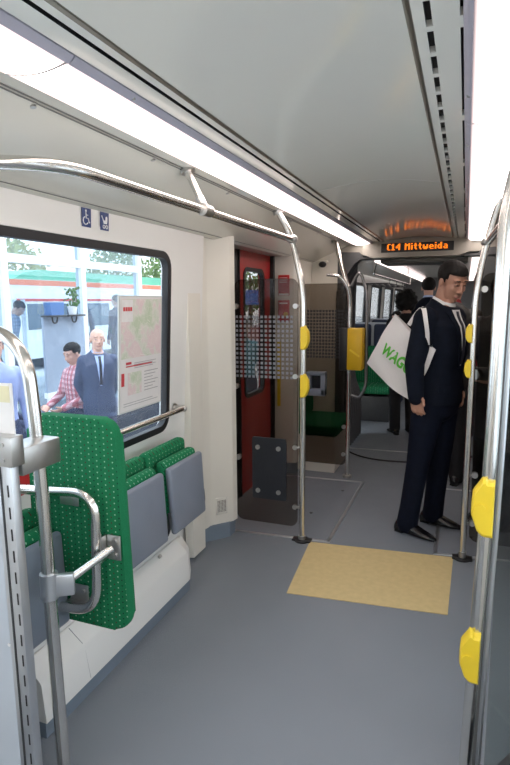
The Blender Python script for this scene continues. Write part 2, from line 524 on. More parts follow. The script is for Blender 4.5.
# columns on both sides of the doorway
def column(n, pts, base, side=-1, z1=1.96):
    P = pts if side < 0 else [(mir(x), y) for x, y in pts]
    B = base if side < 0 else [(mir(x), y) for x, y in base]
    e = sempty('trim_%d' % n)
    MB().prism(P, 'z', .098, z1).obj('column_panel', CREAM, e, 20)
    MB().prism(B, 'z', 0, .1).obj('column_base', KICK, e, 20)
    return e
CP = [(-1.62, 2.90), (-1.515, 2.95), (-1.495, 3.07), (-1.487, 3.085), (-1.400, 3.185), (-1.388, 3.205), (-1.380, 3.25), (-1.43, 3.305), (-1.62, 3.305)]
CB = [(-1.62, 2.92), (-1.53, 2.975), (-1.505, 3.045), (-1.49, 3.062), (-1.413, 3.15), (-1.402, 3.17), (-1.402, 3.26), (-1.45, 3.295), (-1.62, 3.295)]
c1 = column(5, CP, CB)
column(6, CP, CB, 1)
CP2 = [(-1.66, 4.60), (-1.52, 4.595), (-1.40, 4.605), (-1.372, 4.625), (-1.372, 4.69), (-1.43, 4.76), (-1.66, 4.78)]
c2 = column(7, CP2, [(x - .012, y) for x, y in CP2]); column(8, CP2, [(x - .012, y) for x, y in CP2], 1)
# column vent plate
d = V((-1.400 + 1.487, 3.185 - 3.085, 0)).normalized(); nrm = V((d.y, -d.x, 0))
M3 = Matrix((d, -nrm, V((0, 0, 1)))).transposed()
t = thing('vent_grille', 'small perforated vent plate low on the cream column', 'vent', V((-1.4435, 3.135, .22)) + nrm * .001)
mb = MB().box((0, 0, 0), (.084, .004, .115), None, .0012); mb.xf(M3.to_4x4()); mb.obj('plate', CREAM2, t)
mb = MB()
for i in range(6):
    for j in range(9):
        mb.box((-.027 + i * .0108, -.0025, -.036 + j * .009), (.0066, .001, .0055))
mb.xf(M3.to_4x4()); mb.obj('perforation', pmat('vent_hole', (.12, .11, .10), .6), t)
for sx in (-1, 1):
    for sz in (-1, 1): MB().cyl((sx * .034, -.001, sz * .049), (sx * .034, -.004, sz * .049), .003, 8).xf(M3.to_4x4()).obj('screw', STEEL2, t)

# ---- doors
DX = -1.60
def door(n, side):
    e = sempty('door_%d' % n)
    fx = (lambda mb: mirror_obj(mb)) if side > 0 else (lambda mb: mb)
    for k, (a, b) in enumerate(((3.33, 3.84), (3.85, 4.59))):
        win = rrect(a + .10, b - .20, .80, 1.80, .07)
        fx(plate_with_holes([(a, .02), (b, .02), (b, 1.95), (a, 1.95)], [win], DX, DX - .045)).obj('door_leaf', BLACK if k == 0 else RED, e)
        fx(ring_plate(rrect(a + .085, b - .185, .785, 1.815, .08), rrect(a + .115, b - .215, .815, 1.785, .06), DX + .006, DX - .03)).obj('door_gasket', RUBBER, e)
        fx(plate_with_holes(win, [], DX - .02, DX - .024)).obj('door_pane', GLASST if side < 0 else GLASSR, e)
        s = a if k == 0 else b
        fx(MB().bx(DX - .03, DX + .03, s - .035, s + .035, .02, 1.95)).obj('door_seal', RUBBER, e)
    fx(MB().bx(DX - .05, DX + .012, 3.84, 3.85, .02, 1.95)).obj('door_seal', RUBBER, e)
    fx(MB().bx(-1.72, -1.43, 3.28, 4.62, 1.935, 1.985)).obj('door_header', CREAM2, e)
    return e
door(1, -1); door(2, 1)
# bodywork round the doors, rear end wall
struct(MB().bx(-1.72, -1.66, 2.9, 4.8, 1.95, 2.2).obj('trim_9', DARKG)); struct(MB().bx(mir(-1.72), mir(-1.66), 2.9, 4.8, 1.95, 2.2).obj('trim_10', DARKG))
wb = sempty('wall_back')
MB().bx(-1.7, -1.0, YB - .05, YB, 0, 2.2).obj('wall_panel', CREAM, wb); MB().bx(.13, .85, YB - .05, YB, 0, 2.2).obj('wall_panel', CREAM, wb)
MB().bx(-1.0, .13, YB - .05, YB, 0, .9).obj('wall_panel', CREAM, wb); MB().bx(-1.0, .13, YB - .05, YB, 1.9, 2.2).obj('wall_panel', CREAM, wb)
# wall between the door and the gangway
for s in (-1, 1):
    fx = (lambda mb: mirror_obj(mb)) if s > 0 else (lambda mb: mb)
    struct(fx(plate_with_holes([(4.74, 0), (YP, 0), (YP, 1.94), (4.74, 1.94)], [], 0, -.05, wx)).obj('wall_left' if s < 0 else 'wall_right', CREAM))

# ---- heater box along the left wall and floor fittings
hb = struct(MB().prism([(-1.50, .06), (-1.332, .06), (-1.345, .205), (-1.352, .218), (-1.415, .278), (-1.50, .278)], 'y', 1.37, 2.47).obj('trim_11', WHITE, None, 25))
m = MB()   # chamfered far end
m.rings([[(-1.50, 2.47, .06), (-1.332, 2.47, .06), (-1.345, 2.47, .205), (-1.352, 2.47, .218), (-1.415, 2.47, .278), (-1.50, 2.47, .278)],
         [(-1.50, 2.56, .06), (-1.375, 2.56, .06), (-1.385, 2.56, .19), (-1.392, 2.56, .205), (-1.43, 2.56, .255), (-1.50, 2.56, .255)]])
m.obj('box_end', WHITE, hb)
MB().prism([(-1.50, 1.37), (-1.337, 1.37), (-1.337, 2.47), (-1.385, 2.56), (-1.50, 2.56)], 'z', 0, .061).obj('kick_strip', KICK, hb)
MB().cyl((-1.40, 2.27, .266), (-1.39, 2.27, .278), .009, 12).obj('screw', STEEL2, hb)
MB().tube([(-1.3335, 1.62, .065), (-1.345, 1.61, .19), (-1.354, 1.607, .219), (-1.41, 1.60, .276)], .0015, 6).obj('panel_seam', pmat('seam_grey', (.35, .35, .34), .6), hb)
struct(MB().bx(-1.56, -1.52, 2.56, 2.98, 0, .09).obj('baseboard_left', KICK))

def strip(n, pts, w=.022, h=.006, mat=ALU):
    mb = MB()
    for a, b in zip(pts, pts[1:]):
        a = V((*a, 0)); b = V((*b, 0)); dd = (b - a); L = dd.length; ang = math.atan2(dd.y, dd.x)
        mb.box(((a + b) / 2) + V((0, 0, h / 2)), (L + w * .9, w, h), (0, 0, ang), .002, 1)
    return struct(mb.obj('trim_%d' % n, mat))
strip(12, [(-1.42, 3.262), (-.766, 3.308), (-.762, 4.565), (-1.50, 4.52)])
strip(13, [(.60, 3.45), (-.109, 3.368), (-.111, 4.628), (.60, 4.66)])
strip(14, [(-1.2, 5.62), (.33, 5.72)], .02)
mat_ = tag(MB().prism([(-.828, 2.611), (-.015, 2.690), (-.003, 3.350), (-.878, 3.262)], 'z', .0005, .004).obj('floor_mat', TAN), 'tan rectangular floor patch in the aisle before the doorway', 'mat')
# floor bolts in the doorway
m = MB()
for x, y in ((-1.0, 3.75), (-.88, 4.3), (.1, 3.7), (.05, 4.2)): m.cyl((x, y, 0), (x, y, .003), .012, 12)
struct(m.obj('trim_15', DARKG))

# ------------------------------------------------------------------ poles and rails
PR = .019
def flange(mb, x, y): mb.cyl((x, y, 0), (x, y, .012), .055, 24)
def stop_button(root, x, y, z, size, side=-1, ang=0.0, mat=YELLOW):
    """yellow lozenge-shaped housing clipped on a pole"""
    h = size; w = size * .36
    P = [(.15, -.5), (.5, -.5), (.5, .46), (.18, .46), (.1, .5), (-.02, .5), (-.1, .44), (-.34, .30), (-.42, .24), (-.46, .02), (-.46, -.14), (-.30, -.30), (-.2, -.40), (.0, -.48)]
    mb = MB()
    def ringp(s, d): return [(p[0] * w * s, d, p[1] * h * s) for p in P]
    mb.rings([ringp(.86, -.030), ringp(.97, -.022), ringp(1.0, -.008), ringp(1.0, .012), ringp(.9, .022)])
    mb.xf(Matrix.Translation((x + .006 * side, y, z)) @ Matrix.Diagonal((-side, 1, 1, 1)))
    b = mb.obj('stop_button_housing', mat, root, 30)
    mb = MB().cyl((0, -.030, 0), (0, -.034, 0), size * .085, 20)
    mb.xf(Matrix.Translation((x + .012 * side, y, z)))
    mb.obj('push_button', mat, b)

# left doorway pole
x0, y0 = -.932, 3.27
t = thing('grab_pole', 'steel grab pole with two yellow stop buttons beside the glass screen and tan floor patch', 'pole', (x0, y0, 0), 0, 'doorway grab poles')
MB().tube([(0, 0, .01), (0, 0, 1.62), (-.072, -.004, 1.93), (-.146, -.05, 2.085)], PR, 18, .12).obj('tube', STEEL, t)
m = MB(); m.cyl((0, 0, .0), (0, 0, .010), .05, 24); m.box((0, 0, .008), (.125, .06, .012), None, .004); m.obj('foot_plate', BLACK, t)
MB().cyl((0, 0, .012), (0, 0, .035), .024, 20).obj('collar', STEEL2, t)
MB().cyl((-.14, -.046, 2.07), (-.148, -.051, 2.09), .034, 20).obj('ceiling_flange', STEEL2, t)
MB().ell((-.07, -.006, 1.922), (.032, .035, .03)).obj('joint_clamp', STEEL2, t)
stop_button(t, .012, -.012, 1.327, .15, 1); stop_button(t, .012, -.012, 1.028, .15, 1)
# far left pole
t = thing('grab_pole', 'steel grab pole at the far side of the doorway carrying the yellow validator', 'pole', (-.919, 4.667, 0), 0, 'doorway grab poles')
MB().tube([(0, 0, .01), (0, 0, 1.60), (-.09, .02, 1.88), (-.175, .16, 2.08)], PR, 18, .12).obj('tube', STEEL, t)
MB().cyl((0, 0, 0), (0, 0, .02), .04, 24).obj('foot_plate', STEEL2, t)
MB().cyl((-.170, .152, 2.07), (-.178, .166, 2.09), .034, 20).obj('ceiling_flange', STEEL2, t)
MB().tube([(-.002, 0, 1.40), (.0, -.012, 1.62), (-.075, -.05, 1.76), (-.19, -.06, 1.77)], .014, 14, .08).obj('side_loop', STEEL, t)
# right doorway pole
t = thing('grab_pole', 'steel grab pole with two yellow stop buttons in front of the dark-suited man', 'pole', (.048, 3.355, 0), 0, 'doorway grab poles')
MB().tube([(0, 0, .01), (.0, 0, 1.58), (.040, 0, 1.85), (.10, -.05, 2.09)], PR, 18, .12).obj('tube', STEEL, t)
m = MB(); m.cyl((0, 0, .0), (0, 0, .010), .05, 24); m.box((0, 0, .008), (.115, .06, .012), None, .004); m.obj('foot_plate', BLACK, t)
MB().cyl((0, 0, .012), (0, 0, .05), .022, 20).obj('collar', STEEL2, t)
MB().cyl((.095, -.046, 2.07), (.102, -.051, 2.095), .034, 20).obj('ceiling_flange', STEEL2, t)
MB().ell((.043, -.004, 1.865), (.03, .03, .026)).obj('joint_clamp', STEEL2, t)
stop_button(t, -.020, -.010, 1.362, .108); stop_button(t, -.018, -.010, 1.160, .108)
# near right pole with big yellow buttons
t = thing('grab_pole', 'steel grab pole nearest the viewer with two large yellow stop buttons', 'pole', (.062, 1.66, 0), 0, 'doorway grab poles')
MB().tube([(.0, .0, .01), (.001, 0, .1), (.017, 0, .79), (.024, 0, 1.15), (.026, 0, 1.55), (.027, 0, 1.80), (.07, -.01, 1.99), (.17, -.03, 2.06)], .0185, 20, .10).obj('tube', STEEL, t)
MB().cyl((0, 0, 0), (0, 0, .02), .05, 24).obj('foot_plate', BLACK, t)
stop_button(t, .014, -.014, .960, .175); stop_button(t, .001, -.014, .490, .165)
# glass screen beside it with an aluminium edge
t = thing('glass_screen', 'clear glass screen with shiny aluminium edge right of the near pole', 'screen', (.10, 1.70, 0))
MB().bx(.02, .52, -.004, .004, .08, 1.88).obj('glass_pane', GLASSC, t)
MB().tube([(.001, 0, .0), (.009, 0, .65), (.015, 0, .84), (.019, 0, 1.18), (.021, 0, 1.62), (.06, 0, 1.90)], .008, 10, .15).obj('edge_profile', ALU, t)
MB().prism([(-.036, .03), (-.003, .03), (.005, .65), (.011, .84), (.015, 1.18), (.016, 1.66), (-.006, 1.66), (-.006, 1.15), (-.016, .79)], 'y', .0, .006).obj('gap_strip', pmat('gap_grey', (.16, .165, .165), .4), t)  # grey strip stands in for the reflecting gap between pole and edge

# horizontal grab rail on the left
t = thing('grab_rail', 'long horizontal steel grab rail under the left strip light, bending to the wall', 'rail', (-1.015, 1.24, 1.92))
MB().tube([(-.42, -.18, .0), (-.02, .0, 0), (.012, 2.03, .0)], PR, 18, .14).obj('tube', STEEL, t)
MB().tube([(0.003, .85, .0), (-.07, .84, .16)], .015, 14).obj('ceiling_strut', STEEL, t)
MB().cyl((-.066, .84, .152), (-.072, .84, .168), .03, 18).obj('ceiling_flange', STEEL2, t)
m = MB(); m.cyl((.003, .815, 0), (.003, .885, 0), .0255, 20); m.cyl((.003, .85, 0), (-.022, .846, .052), .0185, 16); m.obj('strut_clamp', STEEL2, t)
# right grab rail (above the near glass screen to the doorway)
t = thing('grab_rail', 'short horizontal steel grab rail joined to the right doorway pole', 'rail', (.1, 3.35, 1.865))
MB().tube([(0, 0, 0), (.03, -.75, .0), (.06, -1.35, .0)], PR, 16).obj('tube', STEEL, t)
MB().tube([(.03, -.75, .0), (.10, -.75, .2)], .014, 12).obj('ceiling_strut', STEEL, t)

# rail across the window bottom
t = thing('grab_rail', 'straight steel rail across the lower edge of the side window', 'rail', (-1.44, 2.2, .965))
MB().tube([(0.0, -1.2, .0), (.0, .45, .0)], .015, 16).obj('tube', STEEL, t)
m = MB(); m.cyl((-.06, .435, 0), (.004, .435, 0), .017, 16); m.ell((0, .44, 0), (.022, .02, .02)); m.cyl((-.058, .435, 0), (-.05, .435, 0), .03, 18); m.obj('wall_bracket', STEEL2, t)

# ---- glass screens at the doorway
def dot_print(nx, nz, x0, z0, px, pz, sx, sz, name, mat, parent, y):
    mb = MB()
    for i in range(nx):
        for j in range(nz):
            mb.box((x0 + i * px, y, z0 + j * pz), (sx, .0012, sz))
    o = mb.obj(name, mat, parent); return o
def rr_poly(x0, x1, z0, z1, r): return rrect(x0, x1, z0, z1, r)
def bolts(root, pts, y, r=.017):
    for x, z in pts:
        MB().cyl((x, y - .018, z), (x, y + .018, z), r, 20).obj('clamp_bolt', STEEL2, root)
t = thing('glass_screen', 'smoked glass draught screen with grey dot print and charcoal board, left of the doorway pole', 'screen', (0, 0, 0))
t.location = (-1.19, 3.285, 0)
g = MB().prism(rrect(-.205, .222, .085, 1.69, .05), 'y', -.005, .005).obj('glass_pane', GLASSD, t)
dot_print(14, 14, -.19, 1.07, .0285, .0295, .0165, .0165, 'dot_print', DOT, g, -.0068)
cb_ = MB().prism(rrect(-.085, .150, .255, .672, .012), 'y', -.020, -.008).obj('charcoal_board', CHARCOAL, t)
for x in (-.045, .098):
    for z in (.31, .605):
        MB().cyl((x, -.018, z), (x, -.028, z), .0155, 20).obj('board_bolt', STEEL2, cb_)
bolts(t, [(-.20, 1.52), (-.20, 1.0), (-.19, .52)], 0, .018)
for z in (1.52, 1.08, .62, .22):
    m = MB(); m.cyl((.205, -.014, z), (.205, .014, z), .016, 18); m.cyl((.20, 0, z), (.255, -.012, z), .008, 10); m.obj('pole_clamp', STEEL2, t)
# far screen
t = thing('glass_screen', 'smoked glass screen with square dot print coloured dark against the lit wall, behind the doorway', 'screen', (-1.15, 4.69, 0))
g = MB().prism(rrect(-.21, .215, .1, 1.70, .05), 'y', -.005, .005).obj('glass_pane', GLASSD, t)
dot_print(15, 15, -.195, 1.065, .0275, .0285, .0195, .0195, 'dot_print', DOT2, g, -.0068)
bolts(t, [(.19, .45), (.19, .2)], 0)
# recess box on the far screen
t = thing('ticket_box', 'blue-grey plastic box with a dark recess on the far glass screen', 'box', (-1.195, 4.66, .835))
m = MB()
m.bx(-.085, .085, -.075, .0, -.105, -.045, .006); m.bx(-.085, .085, -.075, .0, .075, .105, .006)
m.bx(-.085, -.045, -.075, .0, -.1, .1, .006); m.bx(.045, .085, -.075, .0, -.1, .1, .006); m.bx(-.08, .08, -.012, .0, -.1, .1)
m.obj('housing', SHELL, t); MB().bx(-.045, .045, -.016, -.012, -.045, .075).obj('recess', CHARCOAL, t)
# right screen
t = thing('glass_screen', 'dark smoked glass screen right of the doorway, before the person in black', 'screen', (.33, 3.40, 0))
MB().prism(rrect(-.25, .30, .1, 1.70, .05), 'y', -.005, .005).obj('glass_pane', GLASSD, t)
for z in (1.61, .52, .22):
    m = MB(); m.cyl((-.235, -.02, z), (-.235, .014, z), .018, 18); m.cyl((-.235, 0, z), (-.272, -.03, z), .008, 10); m.obj('pole_clamp', STEEL2, t)

# validator
t = thing('ticket_validator', 'yellow and black ticket validator box on the far doorway pole', 'validator', (-.86, 4.60, 1.15))
MB().bx(-.118, -.052, -.07, .05, -.18, .175, .008).obj('rear_case', BLACK, t)
MB().bx(-.050, .078, -.085, .05, -.175, .175, .012).obj('front_case', VALY, t)
m = MB(); m.box((.015, -.086, -.03), (.10, .002, .016), (0, math.radians(35), 0)); m.obj('slot_stripe', YELLOW, t)
MB().tube([(-.05, .06, .52), (.02, .06, .66), (.088, .04, .46), (.095, .03, -.33), (.04, .03, -.43), (-.03, .05, -.41)], .013, 14, .1).obj('guard_loop', pmat('dark_steel', (.25, .25, .25), .3, 1.0), t)

# red placards on the far column
for k, (z0, z1, lab) in enumerate(((1.60, 1.775, 'upper red notice plate with white text lines on the far cream column'), (1.375, 1.56, 'lower red notice plate with a yellow mark on the far cream column'))):
    t = thing('notice_plate', lab, 'sign', (-1.482, 4.586, (z0 + z1) / 2), 0, 'red notice plates')
    MB().bx(-.052, .05, -.008, .004, -(z1 - z0) / 2, (z1 - z0) / 2, .004).obj('plate', SIGNR, t)
    m = MB()
    if k == 0:
        for j, w in enumerate((.07, .075, .06, .07)): m.bx(-.038, -.038 + w, -.0095, -.008, .062 - j * .013, .066 - j * .013)
        m.bx(-.045, .045, -.0095, -.008, -.085, -.070)
        m.obj('text_pattern', SIGNW, t)
    else:
        m.cyl((.02, -.008, -.03), (.02, -.0095, -.03), .022, 18); m.obj('mark', VALY, t)
        MB().bx(-.04, .035, -.0095, -.008, .06, .072).obj('text_pattern', SIGNW, t)
# yellow vertical strip on the door post
tag(MB().bx(-1.545, -1.515, 4.585, 4.594, .62, 1.20).obj('marking_strip', YELLOW), 'thin yellow strip low on the far column beside the red door', 'strip')
# surveillance camera
t = thing('surveillance_camera', 'small black dome camera high on the wall behind the far screen', 'camera', (-1.33, 5.36, 1.905))
MB().ell((0, -.02, 0), (.038, .038, .03)).obj('dome', BLACK, t); MB().bx(-.045, .045, -.03, .05, .015, .04, .01).obj('mount', CREAM, t)

# ------------------------------------------------------------------ wall stickers
def sticker(y, label, kind):
    t = thing('pictogram_sticker', label, 'sign', (-1.4465, y, 1.89), 0, 'blue pictogram stickers')
    t.rotation_euler = (0, math.radians(2.86), 0)
    MB().bx(-.001, .001, -.029, .029, -.037, .037).obj('blue_square', SIGNB, t)
    m = MB()
    P = lambda yy, zz: (.0016, yy, zz)
    if kind == 'wheel':
        m.ell(P(-.004, .026), (.001, .005, .005)); m.tube([P(-.005, .020), P(-.003, -.002), P(.010, -.003), P(.015, -.018), P(.020, -.018)], .0026, 6)
        m.tube([P(-.004, .010), P(.008, .010)], .002, 6)
        m.tube([P(-.006 + .015 * math.cos(a), -.012 + .015 * math.sin(a)) for a in [math.radians(110 + 20 * k) for k in range(12)]], .0022, 6)
    else:
        m.tube([P(-.022, .022), P(-.012, .006), P(-.008, -.008), P(.014, -.008)], .0022, 6)
        m.prism([(-.010, .004), (.018, .004), (.015, -.010), (-.006, -.010)], 'x', .0012, .002)
        m.prism([(.004, .004), (.018, .004), (.018, .018), (.012, .022), (.006, .018)], 'x', .0012, .002)
        for cyy in (-.006, .013):
            m.tube([P(cyy + .007 * math.cos(a), -.022 + .007 * math.sin(a)) for a in [2 * PI * k / 10 for k in range(11)]], .0019, 6)
    m.obj('white_symbol', SIGNW, t)
sticker(1.886, 'blue wheelchair pictogram sticker above the window', 'wheel')
sticker(2.006, 'blue pushchair pictogram sticker above the window', 'pram')

# map poster on the glass
t = thing('map_poster', 'white framed map poster fixed inside the side window', 'poster', (-1.497, 2.33, 1.305))
t.rotation_euler = (0, math.radians(2.86), 0)
MB().bx(-.004, .003, -.195, .187, -.282, .278).obj('poster_frame', pmat('poster_edge', (.62, .63, .60), .4), t)
MB().bx(.002, .0045, -.187, .180, -.274, .270).obj('sheet', pmat('poster_paper', (.74, .72, .70), .5, var=.02), t)
MB().bx(.004, .0055, -.18, .176, -.02, .262).obj('map_print', map_mat(), t)
MB().bx(.005, .0064, -.178, -.085, .155, .258).obj('title_block', pmat('poster_white', (.78, .76, .74), .5), t)
m = MB()
for j in range(4): m.bx(.0062, .0072, -.165 + j * .019, -.150 + j * .019, .205, .224)
m.bx(.0042, .0056, -.178, -.155, -.15, -.088); m.bx(.0042, .0056, -.14, .09, -.062, -.056); m.bx(.0042, .0056, -.14, -.095, -.05, -.038)
m.obj('print_pattern', pmat('poster_red', (.60, .05, .06), .5), t)
m = MB()
for j in range(4): m.bx(.0042, .0054, -.07, .13 - .03 * (j % 2), -.048 - j * .008, -.045 - j * .008)
for j in range(7): m.bx(.0042, .0054, .02, .15 - .025 * (j % 3), -.10 - j * .016, -.096 - j * .016)
m.bx(.0042, .0054, -.16, .15, -.252, -.249); m.bx(.0042, .0054, -.16, .1, -.24, -.237)
m.obj('text_pattern', pmat('poster_grey', (.38, .37, .37), .5), t)
MB().bx(.0042, .0054, -.125, -.005, -.20, -.09).obj('small_map', map_mat(), t)

# ------------------------------------------------------------------ folding seats
def folding_seat(y, label):
    t = thing('folding_seat', label, 'seat', (-1.30, y, .62), 0, 'folding seats under the window')
    w = .17
    # shell faces the aisle when folded up
    m = MB().box((.052, 0, .0), (.03, 2 * w, .325), None, .014, 3)
    for v in m.bm.verts:
        v.co.x += .010 * math.cos(v.co.y / w * 1.3) - .02 * max(0, v.co.z) / .16
        v.co.y *= 1 - .05 * max(0, -v.co.z - .08) / .1
    m.obj('seat_shell', SHELL, t)
    m = MB().box((.012, 0, .017), (.055, 2 * w - .012, .335), None, .022, 3)
    for v in m.bm.verts: v.co.x -= .02 * max(0, v.co.z) / .16
    m.obj('seat_cushion', FAB_YZ, t)
    m = MB().box((-.082, 0, .045), (.06, 2 * w + .035, .36), None, .022, 3)
    for v in m.bm.verts: v.co.x += -.02 * (v.co.z - .1)
    m.obj('backrest', FAB_YZ, t)
    for s in (-1, 1):
        MB().tube([(-.10, s * (w + .008), -.12), (.02, s * (w + .012), -.185), (.05, s * (w + .010), -.12), (.045, s * (w + .008), -.05)], .008, 8, .03).obj('hinge_arm', DARKG, t)
    return t
folding_seat(2.315, 'folded-up green seat with grey shell, furthest from the viewer under the window')
folding_seat(1.925, 'folded-up green seat with grey shell, just beyond the upright green pad')
folding_seat(1.247, 'folded-up green seat with grey shell before the upright green pad, behind the hairpin rail')
# seat fixing panel on the wall
struct(MB().bx(-1.52, -1.42, 1.1, 2.52, .28, .72).obj('trim_16', WHITE))

# ------------------------------------------------------------------ upright pad, hairpin rail, partition near the viewer
t = thing('leaning_pad', 'upright green dotted pad on a bent steel tube, end of the seat row', 'pad', (-1.19, 1.44, .82))
m = MB().prism(rrect(-.19, .18, -.36, .362, .055, 8), 'y', -.022, .022)
es = [e for e in m.bm.edges if abs(e.verts[0].co.y - e.verts[1].co.y) < 1e-6]
bmesh.ops.bevel(m.bm, geom=es, offset=.014, segments=3, profile=.5, affect='EDGES')
for v in m.bm.verts:
    v.co.x += .012 * (-v.co.z / .36) * (1 if v.co.x > 0 else -.4)
    v.co.y -= .008 * math.cos(v.co.x / .19 * 1.4) * (1 if v.co.y < 0 else 0)
m.obj('pad', FAB_XZ, t)
lp = MB().tube([(-.30, -.07, .10), (.12, -.07, .135), (.106, -.07, -.275), (-.28, -.07, -.305)], .0165, 18, .095).obj('support_loop', STEEL, t)
m = MB().box((.155, -.033, -.06), (.05, .006, .085), None, .003); m.box((.125, -.052, -.06), (.008, .04, .085), None, .002)
m.obj('bracket_plate', STEEL2, t)
m = MB()
for z in (-.035, -.085): m.cyl((.16, -.036, z), (.16, -.042, z), .008, 12)
m.obj('bracket_screw', STEEL2, t)
m = MB().box((-.015, -.033, .085), (.075, .006, .045), None, .003); m.cyl((.0, -.036, .085), (.0, -.042, .085), .007, 12); m.obj('bracket_plate', STEEL2, t)
m = MB().box((.005, -.033, -.245), (.075, .006, .06), None, .003); m.box((.005, -.05, -.275), (.075, .035, .008)); m.cyl((.025, -.036, -.235), (.025, -.042, -.235), .007, 12); m.obj('bracket_plate', STEEL2, t)

t = thing('hairpin_rail', 'shiny hairpin-bent steel rail standing at the left front', 'rail', (-1.134, 1.22, 0))
MB().tube([(.008, 0, .01), (-.004, 0, .6), (-.010, 0, 1.12), (-.036, 0, 1.465), (-.34, 0, 1.49), (-.37, 0, .9)], .0195, 22, .15, True, 10).obj('tube', STEEL, t)
MB().cyl((0, 0, 0), (0, 0, .014), .05, 24).obj('foot_plate', STEEL2, t)
m = MB().box((.010, -.055, 1.130), (.085, .15, .075), None, .005); m.obj('square_clamp', STEEL2, t)
m = MB().cyl((.03, -.130, 1.137), (.03, -.136, 1.137), .013, 18); m.cyl((.03, -.136, 1.137), (.03, -.139, 1.137), .008, 6); m.obj('clamp_bolt', STEEL2, t)
m = MB().cyl((-.005, 0, .665), (-.005, 0, .745), .0265, 24); m.box((.03, .018, .705), (.07, .022, .07), (0, 0, math.radians(35)), .006); m.obj('clamp_sleeve', ALU, t)
MB().tube([(.03, .02, .705), (.115, .155, .775)], .0125, 14).obj('cross_tube', STEEL, t)

t = thing('draught_screen', 'pale blue-grey laminate draught screen with aluminium edge, left front corner', 'screen', (-1.102, 1.06, 0))
sl_ = lambda z: -.006 * z - .012 * max(0, z - .7)        # the edge leans a little
def lean(mb):
    for v in mb.bm.verts: v.co.x += sl_(v.co.z)
    return mb
lean(MB().bx(-.40, -.015, -.012, .012, .02, 1.13)).obj('panel', PANELG, t)
ep = lean(MB().bx(-.017, .036, -.015, .015, 0, 1.14, .003)).obj('edge_profile', ALU, t)
mb = MB()
for k in range(18): mb.bx(.0205, .0245, -.0165, -.0145, .03 + k * .06, .062 + k * .06)
lean(mb).obj('slot_pattern', BLACK, ep)
lean(MB().bx(-.002, .0045, -.0165, -.0145, 0, 1.13)).obj('profile_groove', DARKG, ep)
for x, z in ((-.03, .62), (-.028, .18)): MB().cyl((x, -.011, z), (x, -.0135, z), .005, 12).obj('screw', SIGNW, t)
ec = MB().box((-.003, 0, 1.172), (.085, .045, .08), None, .004).obj('end_cap', STEEL2, t)
for z in (1.192, 1.152): MB().cyl((.012, -.022, z), (.012, -.026, z), .005, 10).obj('cap_screw', STEEL2, ec)
# notice sheet clipped on top of the screen
t = thing('paper_notice', 'white paper notice with yellow print standing on the draught screen', 'notice', (-1.098, 1.078, 1.13))
MB().bx(-.14, .012, -.002, .002, 0, .215).obj('sheet', pmat('paper_white', (.82, .82, .80), .6, var=.02), t)
MB().bx(-.12, .004, -.0032, -.002, .165, .208).obj('yellow_print', pmat('paper_yellow', (.8, .76, .5), .6), t)
# red warning sticker on the wall behind
tag(MB().bx(-1.507, -1.494, 1.46, 1.57, .85, .86 + .10).obj('warning_sticker', SIGNR), 'small red sticker on the wall below the window, behind the hairpin rail', 'sticker')

# black case on the floor at the lower right corner
t = thing('equipment_case', 'black hard case with grey rim on the floor at the lower right corner', 'case', (.305, 1.53, 0), -.57)
MB().box((0, 0, .10), (.30, .18, .2), None, .025, 3).obj('case_body', CHARCOAL, t)
MB().box((0, 0, .212), (.304, .184, .018), None, .008, 2).obj('lid', DARKG, t)
MB().box((0, 0, .2005), (.308, .188, .005), None, .002, 1).obj('rim', STEEL2, t)

# ------------------------------------------------------------------ destination display and gangway portal
PORTAL = pmat('portal_grey', (.075, .078, .08), .4)
BEIGE = pmat('portal_beige', (.36, .34, .29), .35, var=.03)
pt = sempty('trim_17')
# header, corner gussets, posts, seen from the near car
MB().prism([(-1.75, 2.2), (-1.75, 2.0), (-1.12, 2.0), (-.92, 1.985), (.05, 1.985), (.25, 2.0), (.88, 2.0), (.88, 2.2)], 'y', YP, YP + .12).obj('portal_header', BEIGE, pt)
MB().prism([(-1.19, 2.02), (-.98, 2.012), (-.94, 1.965), (.08, 1.965), (.12, 2.012), (.33, 2.02), (.33, 1.955), (.10, 1.945), (-.97, 1.945), (-1.03, 1.90), (-1.10, 1.80), (-1.13, 1.62), (-1.19, 1.62)], 'y', YP - .03, YP + .10).obj('portal_arch', PORTAL, pt)
MB().bx(-1.75, -1.19, YP - .02, YP + .1, 0, 2.05).obj('portal_side', CREAM, pt); MB().bx(.33, .88, YP - .02, YP + .1, 0, 2.05).obj('portal_side', CREAM, pt)
MB().bx(-1.20, -1.13, YP - .04, YP + .1, 0, 1.65, .01).obj('portal_post', PORTAL, pt); MB().bx(.27, .34, YP - .04, YP + .1, 0, 2.0, .01).obj('portal_post', PORTAL, pt)
MB().bx(-.80, .0, YP + .1, YP + .55, 1.905, 1.96, .02).obj('portal_soffit', pmat('soffit_grey', (.22, .215, .20), .5), pt)
# bellows: folded grey ribs between the two cars
bel = pmat('bellows_grey', (.10, .105, .115), .55)
mb = MB()
prof = [(-1.17, 2.0), (-1.185, 1.6), (-1.19, .84), (-1.165, .66), (-1.11, .52), (-1.10, .40), (-1.10, .03)]
for k in range(7):
    y = YP + .12 + k * .11
    mb.tube([(x, y, z) for x, z in prof], .03, 8, .08)
mb.rings([[(x - .03, YP + .1, z) for x, z in prof], [(x - .03, YP + .92, z) for x, z in prof]], False, False)
struct(mb.obj('trim_18', bel))
mb = MB()
for k in range(7):
    y = YP + .12 + k * .11
    mb.tube([(mir(x), y, z) for x, z in prof], .03, 8, .08)
mb.rings([[(mir(x) + .03, YP + .1, z) for x, z in prof], [(mir(x) + .03, YP + .92, z) for x, z in prof]], False, False)
struct(mb.obj('trim_19', bel))
struct(MB().bx(-1.3, .43, YP + .1, YP + .95, 2.0, 2.05).obj('trim_20', bel))

